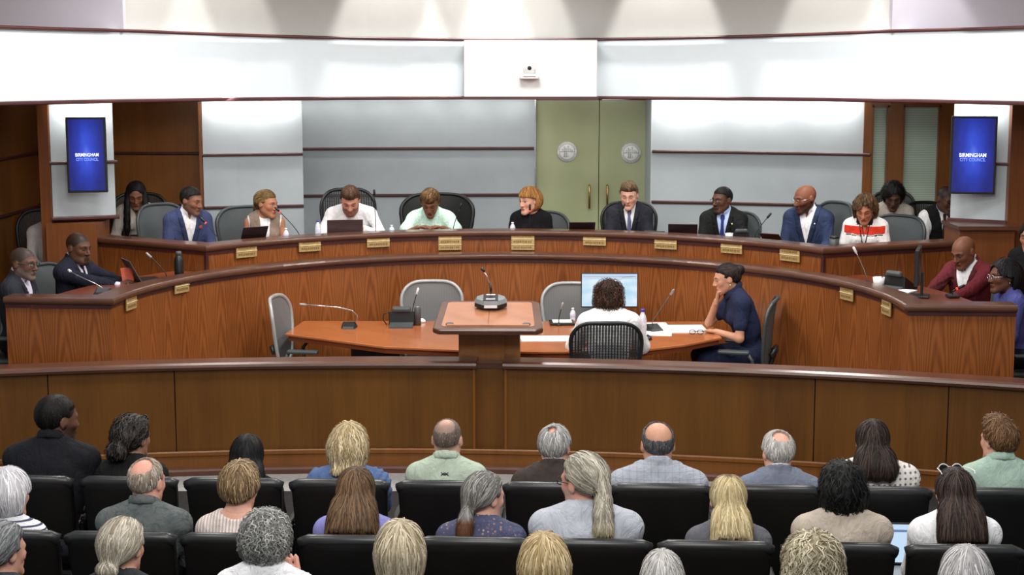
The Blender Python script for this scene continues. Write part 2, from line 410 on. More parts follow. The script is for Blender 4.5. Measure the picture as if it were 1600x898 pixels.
wall('wall_back_wood_right', [(xu(1495), YW), (4.95, YW-.1)], 0, ZT, M['wallwood'])
# ------------------------------------------------------------------ screen columns
def column(name, xa, xb, ya, yb, zb):
    w = Vector((xb-xa, yb-ya)); n = Vector((w.y, -w.x)).normalized()
    struct(MB().prism([(xa, ya), (xb, yb), (xb-n.x*.32, yb-n.y*.32), (xa-n.x*.32, ya-n.y*.32)], zb, ZT).build(name, M['grayfab']))
    pts = [(xa-w.x*.03, ya-w.y*.03), (xb+w.x*.05, yb+w.y*.05)]
    trim(pts, 2.2); trim(pts, zb, .035, .05)
pL0 = at_y(82, 250, 14.35); pL1 = at_y(176, 250, 14.45)
column('wall_column_left', pL0.x, pL1.x, 14.30, 14.50, 1.68)
struct(MB().box((pL0.x-.055, 14.45, 1.8), (.10, .35, 2.4)).build('trim_post_left', M['postwood']))
pR0 = at_y(1489, 250, 14.4); pR1 = at_y(1574, 250, 14.15)
column('wall_column_right', pR0.x, pR1.x, 14.42, 14.15, 1.66)
struct(MB().box((pR1.x+.09, 14.22, 1.8), (.18, .3, 2.4)).build('trim_post_right', M['postwood']))
# wooden pedestals under the columns
q = at_y(72, 352, 14.2); q1 = at_y(151, 352, 14.2)
struct(MB().box(((q.x+q1.x)/2, 14.42, .82), (q1.x-q.x, .46, 1.64)).build('trim_pedestal_left', M['postwood']))
q = at_y(1500, 352, 13.9); q1 = at_y(1586, 352, 13.9)
struct(MB().box(((q.x+q1.x)/2, 14.15, .81), (q1.x-q.x, .5, 1.62)).build('trim_pedestal_right', M['postwood']))
struct(MB().box(((q.x+q1.x)/2, 14.13, 1.635), (q1.x-q.x+.05, .56, .035)).build('trim_pedestal_cap', M['ledge']))
# ------------------------------------------------------------------ soffit: fascia, trims, cove wall above
def fpt(u, v, z): p = at_z(u, v, z); return (p.x, p.y)
ZF1, ZF0 = 3.35, 2.78
Rt = 3.32; ct = (.0, 12.18)
Rb = 4.62; cb = (.05, 10.88); bot = []
for i in range(61):
    a = rad(-78+156*i/60); bot.append((cb[0]+Rb*math.sin(a), cb[1]+Rb*math.cos(a)))
def topz(x): return 3.352+.048*min(1.0, (x/3.42))**2 if abs(x) < 3.42 else 3.40
mb = MB(); n = len(bot)
vs = [(p[0], p[1], ZF0) for p in bot]+[(p[0], p[1], topz(p[0])) for p in bot]
vs += [(cb[0]+(p[0]-cb[0])*1.015, cb[1]+(p[1]-cb[1])*1.015, z) for p, z in ((p, ZF0) for p in bot)]+[(cb[0]+(p[0]-cb[0])*1.015, cb[1]+(p[1]-cb[1])*1.015, topz(p[0])) for p in bot]
fs = []
for i in range(n-1): fs += [(i, i+1, n+i+1, n+i), (2*n+i, 3*n+i, 3*n+i+1, 2*n+i+1), (i, 2*n+i, 2*n+i+1, i+1), (n+i, n+i+1, 3*n+i+1, 3*n+i)]
fa = struct(mb.add(vs, fs).build('wall_fascia', M['fascia']))
trim(bot, ZF0, .035, .05, 'trimwood', -.01)
k = MB(); k.tube([(cb[0]+(p[0]-cb[0])*.994, cb[1]+(p[1]-cb[1])*.994, topz(p[0])) for p in bot], .016, 8); struct(k.build('trim_fascia_top', M['trimwood']))
mid = [p for p in bot if abs(p[0]) < 3.48]
mb = MB(); mb.sweep(mid, [(-.10, 3.36), (-.10, 5.3), (-.2, 5.3), (-.2, 3.36)]); struct(mb.build('wall_cove', M['covewall']))
for sg in (-1, 1):
    e = mid[0] if sg < 0 else mid[-1]
    struct(MB().box((sg*(abs(e[0])+6)/2, e[1]+.02, 4.36), (6-abs(e[0]), .1, 1.9)).build('wall_soffit_'+('left' if sg < 0 else 'right'), M['lavender']))
mb = MB(); mb.prism([(-6, 17.3), (-6, 9), (6, 9), (6, 17.3)], 5.3, 5.4); struct(mb.build('ceiling', M['white']))
mb = MB(); mb.sweep(bot, [(-.03, ZF0+.02), (-.03, ZF0+.05), (-1.9, ZF0+.05), (-1.9, ZF0+.02)]); 
struct(mb.build('ceiling_soffit', M['white']))
# central box with the camera unit
bx0 = at_y(725, 110, 15.0).x; bx1 = at_y(933, 110, 15.0).x
struct(MB().box(((bx0+bx1)/2, 15.22, 3.065), (bx1-bx0, .42, .55)).build('wall_center_box', M['white'], None, .005))
struct(MB().box(((bx0+bx1)/2, 15.22, 2.785), (bx1-bx0+.03, .46, .03)).build('trim_center_box', M['trimwood']))
# ================================================================== signed-distance modelling of people (numpy)
def RX(a): return np.array(Matrix.Rotation(rad(a), 3, 'X'))
def RY(a): return np.array(Matrix.Rotation(rad(a), 3, 'Y'))
def RZ(a): return np.array(Matrix.Rotation(rad(a), 3, 'Z'))
def V3(*p): return np.array(p, float)
class Grid:
    def __init__(s, lo, hi, h):
        s.lo = np.array(lo, float); s.h = h
        s.n = np.maximum(4, np.ceil((np.array(hi)-s.lo)/h).astype(int)+1)
        s.ax = [(s.lo[i]+h*np.arange(s.n[i])).astype(np.float32) for i in range(3)]
    def new(s, val=.5): return np.full(tuple(s.n), val, np.float32)
    def sub(s, lo, hi):
        sl = []
        for i in range(3):
            a = int(max(0, math.floor((lo[i]-s.lo[i])/s.h))); b = int(min(s.n[i], math.ceil((hi[i]-s.lo[i])/s.h)+1))
            if b <= a: return None
            sl.append(slice(a, b))
        return tuple(sl)
    def pts(s, sl): return s.ax[0][sl[0]][:, None, None], s.ax[1][sl[1]][None, :, None], s.ax[2][sl[2]][None, None, :]
    def full(s): return s.pts((slice(None),)*3)
    def cap(s, D, a, b, ra, rb=None, k=.02, mode='add', pad=.055):
        a = np.asarray(a, float); b = np.asarray(b, float); rb = ra if rb is None else rb; r = max(ra, rb)+k+pad
        sl = s.sub(np.minimum(a, b)-r, np.maximum(a, b)+r)
        if sl is None: return
        X, Y, Z = s.pts(sl); ba = b-a; L = float(ba@ba)+1e-9
        t = np.clip(((X-a[0])*ba[0]+(Y-a[1])*ba[1]+(Z-a[2])*ba[2])/L, 0, 1)
        d = np.sqrt((X-a[0]-ba[0]*t)**2+(Y-a[1]-ba[1]*t)**2+(Z-a[2]-ba[2]*t)**2)-(ra+(rb-ra)*t)
        s.comb(D, sl, d, k, mode)
    def ell(s, D, c, r, R=None, k=.02, mode='add', pad=.055):
        c = np.asarray(c, float); r = np.asarray(r, float); m = r.max()+k+pad
        sl = s.sub(c-m, c+m)
        if sl is None: return
        X, Y, Z = s.pts(sl); X = X-c[0]; Y = Y-c[1]; Z = Z-c[2]
        if R is not None: X, Y, Z = R[0, 0]*X+R[1, 0]*Y+R[2, 0]*Z, R[0, 1]*X+R[1, 1]*Y+R[2, 1]*Z, R[0, 2]*X+R[1, 2]*Y+R[2, 2]*Z
        k0 = np.sqrt((X/r[0])**2+(Y/r[1])**2+(Z/r[2])**2); k1 = np.sqrt((X/r[0]**2)**2+(Y/r[1]**2)**2+(Z/r[2]**2)**2)+1e-6
        s.comb(D, sl, k0*(k0-1)/k1, k, mode)
    def comb(s, D, sl, d, k, mode):
        A = D[sl]
        if mode == 'add':
            if k > 1e-6:
                h = np.maximum(k-np.abs(A-d), 0)/k; D[sl] = np.minimum(A, d)-h*h*k*.25
            else: D[sl] = np.minimum(A, d)
        else:
            if k > 1e-6:
                h = np.maximum(k-np.abs(A+d), 0)/k; D[sl] = np.maximum(A, -d)+h*h*k*.25
            else: D[sl] = np.maximum(A, -d)
    def sample(s, D, P):
        q = (P-s.lo)/s.h; q = np.clip(q, 0, np.array(D.shape)-1.001); i = q.astype(int); f = q-i
        out = 0
        for dx in (0, 1):
            for dy in (0, 1):
                for dz in (0, 1):
                    w = (f[:, 0] if dx else 1-f[:, 0])*(f[:, 1] if dy else 1-f[:, 1])*(f[:, 2] if dz else 1-f[:, 2])
                    out = out+w*D[i[:, 0]+dx, i[:, 1]+dy, i[:, 2]+dz]
        return out
    def grad(s, D, P):
        e = s.h*1.2; g = np.stack([s.sample(D, P+e*np.eye(3)[i])-s.sample(D, P-e*np.eye(3)[i]) for i in range(3)], 1)
        return g/(np.linalg.norm(g, axis=1, keepdims=True)+1e-9)
    def mesh(s, D):          # naive surface nets
        D = D.copy()
        for a in range(3):
            i0 = [slice(None)]*3; i0[a] = 0; D[tuple(i0)] = np.maximum(D[tuple(i0)], 1e-3); i0[a] = -1; D[tuple(i0)] = np.maximum(D[tuple(i0)], 1e-3)
        S_ = (D < 0); c = np.zeros(tuple(np.array(D.shape)-1), np.int8)
        for dx in (0, 1):
            for dy in (0, 1):
                for dz in (0, 1): c += S_[dx:D.shape[0]-1+dx, dy:D.shape[1]-1+dy, dz:D.shape[2]-1+dz]
        mixed = (c > 0) & (c < 8); I, J, K = np.nonzero(mixed); n = len(I)
        if n == 0: return np.zeros((0, 3)), np.zeros((0, 4), int)
        ids = np.full(c.shape, -1, np.int32); ids[I, J, K] = np.arange(n)
        acc = np.zeros((n, 3)); cnt = np.zeros(n)
        C = [(x, y, z) for x in (0, 1) for y in (0, 1) for z in (0, 1)]
        vals = {q: D[I+q[0], J+q[1], K+q[2]] for q in C}
        for q in C:
            for a in range(3):
                if q[a]: continue
                q2 = list(q); q2[a] = 1; q2 = tuple(q2); d0, d1 = vals[q], vals[q2]
                x = (d0 < 0) != (d1 < 0); t = np.where(x, d0/np.where(x, d0-d1, 1), 0)
                p = np.zeros((n, 3)); p[:] = q; p[:, a] += t; acc += p*x[:, None]; cnt += x
        v = s.lo+s.h*(np.stack([I, J, K], 1)+acc/cnt[:, None])
        F = []
        sh = D.shape
        for a in range(3):
            b, d = (a+1) % 3, (a+2) % 3
            lo_ = [slice(1, None)]*3; lo_[a] = slice(0, -1); hi_ = [slice(1, None)]*3
            A = S_[tuple(lo_)]; lo2 = list(lo_); lo2[a] = slice(1, None); B = S_[tuple(lo2)]
            for flip, m in ((0, A & ~B), (1, ~A & B)):
                e = np.stack(np.nonzero(m), 1)
                if len(e) == 0: continue
                e = e+1; e[:, a] -= 1
                ok = (e[:, b] < sh[b]-1) & (e[:, d] < sh[d]-1) & (e[:, b] >= 1) & (e[:, d] >= 1); e = e[ok]
                def cid(ob, od): q = e.copy(); q[:, b] += ob; q[:, d] += od; return ids[q[:, 0], q[:, 1], q[:, 2]]
                Q = np.stack([cid(-1, -1), cid(0, -1), cid(0, 0), cid(-1, 0)], 1)
                F.append(Q if not flip else Q[:, ::-1])
        return v, np.concatenate(F)
def np_object(name, v, f, mat, parent, col=None, quads=True):
    me = bpy.data.meshes.new(name); n, m = len(v), len(f); k = f.shape[1]
    me.vertices.add(n); me.vertices.foreach_set('co', np.ascontiguousarray(v, np.float32).ravel())
    me.loops.add(m*k); me.loops.foreach_set('vertex_index', np.ascontiguousarray(f, np.int32).ravel())
    me.polygons.add(m); me.polygons.foreach_set('loop_start', np.arange(0, m*k, k, dtype=np.int32))
    me.update(calc_edges=True); me.shade_smooth()
    if col is not None:
        a = me.color_attributes.new('Col', 'FLOAT_COLOR', 'POINT'); c4 = np.ones((n, 4), np.float32); c4[:, :3] = col; a.data.foreach_set('color', c4.ravel())
    me.materials.append(mat); o = bpy.data.objects.new(name, me); COL.objects.link(o); o.parent = parent; return o
# ------------------------------------------------------------------ hands, built once per pose (fingers along +x, palm -z, thumb +y)
def hand_shape(curl, spread=1.0):
    g = Grid((-.05, -.075, -.10), (.21, .11, .05), .0042); D = g.new()
    for y0, y1 in ((.018, .03), (0, .01), (-.015, -.027)): g.cap(D, (-.03, y0*.8, 0), (.085, y1, 0), .015, .0125, .012)
    for i, (y, L, r) in enumerate(((.032, .072, .0086), (.011, .082, .009), (-.011, .076, .0086), (-.031, .058, .0076))):
        p = V3(.088-.004*abs(i-1.2), y, 0); ang = curl*.55; dy = (1.3-i)*.07*spread
        for s_, q in ((.45, 1.0), (.32, 1.9), (.27, 2.6)):
            a = rad(curl*q*.62); d = V3(math.cos(a), dy*math.cos(a), -math.sin(a)); n = p+d*L*s_
            g.cap(D, p, n, r, r*.9, .006 if s_ == .45 else .002); p = n; r *= .9
    p = V3(.015, .03, -.008)
    for L, d, r in ((.045, V3(.62, .62, -.35), .0125), (.035, V3(.85, .30, -.42), .0105), (.026, V3(.92, -.02 if curl > 40 else .2, -.35), .009)):
        d = d/np.linalg.norm(d); n = p+d*L; g.cap(D, p, n, r, r*.92, .008); p = n
    return g.mesh(D)
HANDS = {'relax': hand_shape(22), 'fist': hand_shape(88, .3), 'grip': hand_shape(55, .5), 'flat': hand_shape(8)}
# ------------------------------------------------------------------ heads
def head_prims(g, D, T, R, s, jaw=1.0, fat=0.0, female=False):
    def P(x, y, z): return T+R@(V3(x, y, z)*s)
    E = lambda c, r, k=.02, mode='add': g.ell(D, P(*c), V3(*r)*s, R, k*s, mode)
    K = lambda a, b, ra, rb=None, k=.02, mode='add': g.cap(D, P(*a), P(*b), ra*s, (rb or ra)*s, k*s, mode)
    E((0, .012, .03), (.074, .094, .085)); E((0, -.02, .0), (.066, .072, .09), .03)
    j = jaw*(.92 if female else 1)
    E((0, -.032, -.045), (.055*j+fat*.5, .058, .068), .03)
    for x in (-1, 1):
        K((x*.05*j, .0, -.052), (x*.016, -.078, -.098), .020+fat*.5, .019, .03)
        E((x*.038, -.062, -.018), (.024+fat*.3, .022, .024), .02)
        K((x*.012, -.089, .027), (x*.046, -.076, .024), .010, .008, .016)
    K((0, -.088, .022), (0, -.113, -.026), .0085, .0125, .012)
    for x in (-1, 1): K((x*.011, -.104, -.030), (x*.013, -.098, -.030), .009, .008, .006)
    for x in (-1, 1): E((x*.032, -.1, .006), (.017, .016, .011), .014, 'sub')
    for x in (-1, 1): E((x*.031, -.078, .006), (.0125, .0115, .0125), .003)
    K((-.017, -.094, -.0575), (.017, -.094, -.0575), .0075, None, .006); K((-.015, -.093, -.0685), (.015, -.093, -.0685), .008, None, .006)
    E((0, -.085, -.102), (.021, .015, .015), .02)
    for x in (-1, 1):
        E((x*.079, .012, -.002), (.0085, .021, .031), .006); K((x*.074, .0, -.01), (x*.078, .008, -.018), .010, None, .01)
    if fat: E((0, -.03, -.085), (.06+fat, .06, .03+fat), .03)
def smooth(e0, e1, x): t = np.clip((x-e0)/(e1-e0), 0, 1); return t*t*(3-2*t)
def head_paint(q, sk, P):     # q in head units
    n = len(q); skin = np.array(lin(sk)); col = np.tile(skin, (n, 1)); x, y, z = q[:, 0], q[:, 1], q[:, 2]; ax = np.abs(x)
    def blend(mask, c): c = np.array(lin(c)); col[:] = col*(1-mask[:, None])+c*mask[:, None]
    face = (y < -.03)
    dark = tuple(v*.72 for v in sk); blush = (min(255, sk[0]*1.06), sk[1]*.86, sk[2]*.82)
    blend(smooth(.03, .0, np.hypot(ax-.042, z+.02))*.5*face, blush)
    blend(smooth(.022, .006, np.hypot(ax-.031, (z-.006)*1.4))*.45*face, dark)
    hc = P.get('scalp') or P['hairc'][0]
    b = P.get('beard')
    if b:
        cov = smooth(-.018, -.045, z-np.maximum(0, y+.03)*-.9)*(y < .02)*(z < -.02)
        ck = smooth(-.02, -.04, z+ .35*np.maximum(0, ax-.035)-.9*np.maximum(0, ax-.045)*(z > -.05)) * (y < .015) * (ax > .028)
        mu = ((z < -.040) & (ax < .034) & (y < -.06)); m = np.clip(np.maximum(ck, mu*1.0)*((z > -.2)), 0, 1)
        m = np.where((z < -.075), np.maximum(m, smooth(-.075, -.082, z)*(y < .01)), m)
        m = m*np.where((ax < .012) & (z > -.08) & (z < -.07), .5, 1)
        blend(m*b[1]*(.8+.2*np.sin(x*900)*np.sin(z*800)), b[0])
    if P.get('goatee'):
        m = ((ax < .030) & (z < -.04) & (y < -.05)); blend(m*P['goatee'][1], P['goatee'][0])
    lm = smooth(1.15, .75, np.hypot(x/.024, (z+.063)/.0125))*(y < -.078); blend(lm*.8, P.get('lips') or tuple((sk[0]*.86, sk[1]*.62, sk[2]*.62)))
    blend(smooth(1.2, .6, np.hypot(x/.022, (z+.0632)/.0028))*(y < -.08)*.7, tuple(v*.4 for v in sk))
    zb = .0305-.10*(ax-.03)**2*10
    bm = smooth(1.25, .7, np.hypot((ax-.032)/.021, (z-zb)/.0055))*(y < -.05); blend(bm*P.get('browk', .85), P.get('brow') or hc)
    e = np.hypot((ax-.031)/.0145, (z-.006)/.0062)
    if P.get('eyes', 'down') == 'open':
        m = smooth(1.25, .85, e)*(y < -.065); blend(m, (205, 200, 196)); ir = smooth(1.2, .7, np.hypot(ax-.031, z-.006)/.0062)*(y < -.065)*(e < 1.15); blend(ir, (30, 20, 16))
        blend(smooth(1.3, .6, np.hypot((ax-.031)/.016, (z-.0125)/.0026))*(y < -.06), (24, 16, 14))
    else:
        blend(smooth(1.3, .6, np.hypot((ax-.031)/.0155, (z+.0005)/.0036))*(y < -.06)*.9, (28, 18, 15))
    for sgn in (-1, 1): blend(smooth(.007, .003, np.hypot(x-sgn*.008, z+.038))*(y < -.09)*.6, tuple(v*.3 for v in sk))
    if P.get('buzz'):
        c, k, top = P['buzz']
        zl = np.interp(y, [-.1, -.06, -.02, .02, .1], [.072, .055, .01, -.02, -.07]); m = smooth(-.006, .010, z-zl)*(np.hypot(ax-.08, z) > .02)
        if top is not None: m = m*(1-smooth(top, top+.03, z+.25*y))
        blend(m*k, c)
    if P.get('pink'): blend(smooth(.05, .015, np.sqrt((x)**2+(y-.05)**2+(z-.09)**2))*.45, (226, 140, 124))
    return col
# ------------------------------------------------------------------ hair
def hair_field(style, g, T, R, s, o, push=None):
    D = g.new(.5); push = push or (lambda q, r: q)
    def P(x, y, z): return T+R@(V3(x, y, z)*s)
    E = lambda c, r, k=.025, mode='add': g.ell(D, P(*c), V3(*r)*s, R, k*s, mode)
    K = lambda a, b, ra, rb=None, k=.025, mode='add': g.cap(D, P(*a), P(*b), ra*s, (rb or ra)*s, k*s, mode)
    X, Y, Z = g.full(); X = X-T[0]; Y = Y-T[1]; Z = Z-T[2]
    hx, hy, hz = (R[0, 0]*X+R[1, 0]*Y+R[2, 0]*Z)/s, (R[0, 1]*X+R[1, 1]*Y+R[2, 1]*Z)/s, (R[0, 2]*X+R[1, 2]*Y+R[2, 2]*Z)/s
    t = o.get('t', .012)
    capR = (.0745+t, .0945+t, .086+t)
    zfront = o.get('front', .062)
    def cut(line):
        zl = np.interp(hy, [-.11, -.065, -.03, .005, .045, .12], line)+.9*np.maximum(0, np.abs(hx)-.035)*(hy < -.02)*(hz > .03)+.0035*np.sin(hx*260+hy*90)*np.sin(hx*131+2)
        D[...] += (o.get('t', .012)*1.0*s)*(1-smooth(.0, .030, hz-zl)); np.maximum(D, (zl-hz)*.8*s, out=D)
    def earcut():
        for x in (-1, 1): E((x*.085, .004, -.012), (.022, .026, .036), .01, 'sub')
    if style in ('short', 'buzz', 'ring'):
        E((0, .012, .03), capR)
        if o.get('topv'): E((0, -.02, .10), (.062, .075, .03+o['topv']), .03)
        cut([zfront, zfront-.02, .012, -.03 if o.get('sideburn') else -.012, -.055, -.085+o.get('nape', 0)]); earcut()
        if style == 'ring':
            c = o.get('ring', .06); zr = np.broadcast_to(c-.35*hy+.0*hx, D.shape)
            m = o.get('bald', 'top')
            if m == 'top': np.maximum(D, (hz-(c+.0-.25*hy))*.8*s, out=D)
            else:
                d = np.sqrt(hx**2+(hy-.06)**2+(hz-.085)**2)-m; np.maximum(D, -d*s, out=D)
    elif style == 'bob':
        L = o.get('len', .10); w = o.get('w', .094)
        E((0, .012, .03), capR); E((0, .03, .03-L*.55), (w, .092, L), .03); E((0, .05, -.0), (w*.95, .085, .085), .03)
        if o.get('flip'): K((-.05, .10, .03-L*1.3), (.05, .10, .03-L*1.3), .025)
        d = np.maximum(np.maximum(hy+o.get('facey', .028), np.abs(hx)-.5), hz-(.056 if o.get('fringe') else .03)-(-hy-.09)*.25); np.maximum(D, -d*s, out=D)
        fz = (.0, .085) if not o.get('fringe') else (-.02, .068)
        d = np.sqrt(((hx-.012*(1-bool(o.get('fringe'))))/.060)**2+((hy+.09)/.062)**2+((hz-fz[0])/fz[1])**2)-1; np.maximum(D, -d*.05*s, out=D)
        bot = .03-L*1.45; np.maximum(D, (bot-hz+o.get('vcut', 0)*np.abs(hx)*-1)*.9*s, out=D)
    elif style == 'long':
        L = o.get('len', .30); w = o.get('w', .105)
        E((0, .012, .03), capR); E((0, .045, .0), (w*.9, .08, .10), .03)
        # falls down the back, in world down direction
        dn = R.T@V3(0, 0, -1); bk = V3(0, .06, -.02)
        N = 6
        for sx in (-.62, 0, .62):
            p = bk+V3(sx*w, -.02*abs(sx), -.03)
            for i in range(N):
                f = (i+1)/N; q = bk+V3(sx*w*(1+o.get('flare', .25)*f), .012*f, -.03)+dn*L*f
                r_ = o.get('lr', .044); a_ = push(P(*p), r_*.55*s); b_ = push(P(*q), r_*.55*s)
                g.cap(D, a_, b_, r_*s, r_*s*(1 if i < N-1 else .7), .03*s); p = q
        if o.get('frontlocks'):
            for x in (-1, 1):
                p = V3(x*.072, -.03, .02)
                for i in range(5):
                    f = (i+1)/5; q = V3(x*(.072+.022*f), -.045-.03*f, .02)+dn*o['frontlocks']*f; a_ = push(P(*p), .012*s); b_ = push(P(*q), .012*s); g.cap(D, a_, b_, .028*s, (.028 if i < 4 else .02)*s, .02*s); p = q
        d = np.sqrt((hx/.060)**2+((hy+.10)/.075)**2+((hz-.002)/.088)**2)-1; np.maximum(D, -d*.06*s, out=D)
        d = np.maximum(hy+.045, np.maximum(np.abs(hx)-.055, hz-.05)); np.maximum(D, -d*s, out=D)
    elif style in ('ponytail', 'bun', 'updo'):
        E((0, .012, .03), capR); cut([zfront, zfront-.02, .012, -.012, -.05, -.08]); earcut()
        tie = V3(*o.get('tie', (0, .115, .0)))
        K((0, .07, .02), tie, .06, .03, .04)
        if style == 'bun': E(tie+V3(0, .02, 0), o.get('bun', (.042, .034, .038)), .008)
        elif style == 'ponytail':
            dn = R.T@V3(0, 0, -1); L = o.get('len', .3); p = tie; N = 6; sd = V3(*o.get('swing', (0, .25, 0)))
            for i in range(N):
                f = (i+1)/N; q = tie+dn*L*f+sd*L*.35*math.sin(f*PI*.6); r0 = o.get('pr', .03)
                g.cap(D, push(P(*p), r0*.6*s), push(P(*q), r0*.6*s), r0*s*(.75+.5*math.sin(f*PI*.8)), r0*s*(.8 if i < N-1 else .45), .012*s); p = q
    elif style == 'curly':
        w = o.get('w', .112)
        E((0, .015, .035), (w, w*1.02, .105), .02); E((0, .03, .035-o.get('len', .06)), (w*1.04, w*.92, .09), .03)
        d = np.sqrt((hx/.062)**2+((hy+.115)/.07)**2+((hz+.02)/.085)**2)-1; np.maximum(D, -d*.06*s, out=D)
        f1 = o.get('freq', 150); D += o.get('amp', .006)*s*(np.sin(hx*f1+2*np.sin(hz*60))*np.sin(hy*f1*.9+1)*np.sin(hz*f1*1.1+2*np.sin(hx*70)))
    if o.get('noise'):
        f1 = o.get('freq', 110); D += o['noise']*s*(np.sin(hx*f1+1.3*np.sin(hz*40))*np.sin(hy*f1*.8)*np.sin(hz*f1*.6+1))
    return D
def hair_strands(g, D, T, R, s, o, hv, rng):
    n = int(o.get('n', 260)*1.7); steps = o.get('steps', 10); L = o.get('slen', .16)*s; wd = o.get('sw', .0040)*.68*s
    q = (hv-T)@R/s
    crown = V3(*o.get('crown', (0, .045, .115)))
    wgt = np.exp(-np.linalg.norm(q-crown, axis=1)/o.get('spreadc', .09))+.05 if o.get('long') else np.ones(len(q))
    wgt = wgt*(q[:, 2] > (-.30 if not o.get('long') else -.06)); wgt /= wgt.sum()
    P = hv[rng.choice(len(hv), n, p=wgt)].copy(); off = rng.uniform(.0, o.get('lift', .006), n)*s; dl = L/steps
    paths = [P.copy()]; rnd = rng.normal(0, 1, (n, 3)); ph = rng.uniform(0, 6.28, n); cr = T+R@(crown*s)
    tie = o.get('tie'); tw = T+R@(V3(*tie)*s) if tie is not None and o.get('flowtie', True) else None
    wave = o.get('wave', .10); wf = o.get('wfreq', 70)
    lenf = rng.uniform(.6, 1.1, n); nrm = g.grad(D, P)
    W = []
    back = R@V3(*o.get('comb', (0, 0, 0)))
    for k in range(steps):
        dirn = np.tile(V3(0, 0, -1.0), (n, 1)); rd = P-cr; rd /= np.linalg.norm(rd, axis=1, keepdims=True)+1e-6
        dirn = dirn*1.0+rd*o.get('radial', .6)+back
        if tw is not None:
            v = tw-P; dist = np.linalg.norm(v, axis=1); above = (dist > .035*s) & (((P-tw)@np.array([0, 0, 1.0])) > -.02*s) & ~(((P-T)@R)[:, 1] > tie[1]*s+.01)
            dirn = np.where(above[:, None], v/(dist[:, None]+1e-6)*1.5, np.tile(V3(0, 0, -1.0), (n, 1)))
        dirn = dirn+rnd*o.get('jit', .18)
        dirn -= nrm*np.sum(dirn*nrm, 1, keepdims=True); dirn /= np.linalg.norm(dirn, axis=1, keepdims=True)+1e-6
        side = np.cross(dirn, nrm); W.append(side)
        P = P+dirn*dl*lenf[:, None]+side*(wave*dl*np.cos(ph+k*wf*dl/s))[:, None]
        d = g.sample(D, P); nrm = g.grad(D, P); stray = (d > .06)
        P = P-nrm*(np.clip(d-off, -.02, .012))[:, None]*np.where(stray, 0, 1)[:, None]
        paths.append(P.copy())
    W.append(W[-1])
    bad = np.zeros(n, bool)
    for p_ in paths:
        q_ = (p_-T)@R/s; bad |= (q_[:, 1] < -.045) & (np.abs(q_[:, 0]) < .062) & (q_[:, 2] < (.062 if not o.get('fringe') else .045)) & (q_[:, 2] > -.12)
    keep = ~bad; paths = [p_[keep] for p_ in paths]; W = [w_[keep] for w_ in W]; n = int(keep.sum())
    m = steps+1; tap = np.interp(np.arange(m)/steps, [0, .12, .7, 1], [.35, 1, .8, .08])
    A = np.stack([paths[k]-W[k]*wd*tap[k] for k in range(m)], 1); B = np.stack([paths[k]+W[k]*wd*tap[k] for k in range(m)], 1)
    V = np.stack([A, B], 2).reshape(-1, 3); base = np.arange(n)[:, None]*m*2+np.arange(steps)[None, :]*2
    F = np.stack([base, base+1, base+3, base+2], 2).reshape(-1, 4)
    return V, F, np.repeat(rng.uniform(0, 1, n), m*2), np.tile(np.repeat(np.linspace(0, 1, m), 2), n)
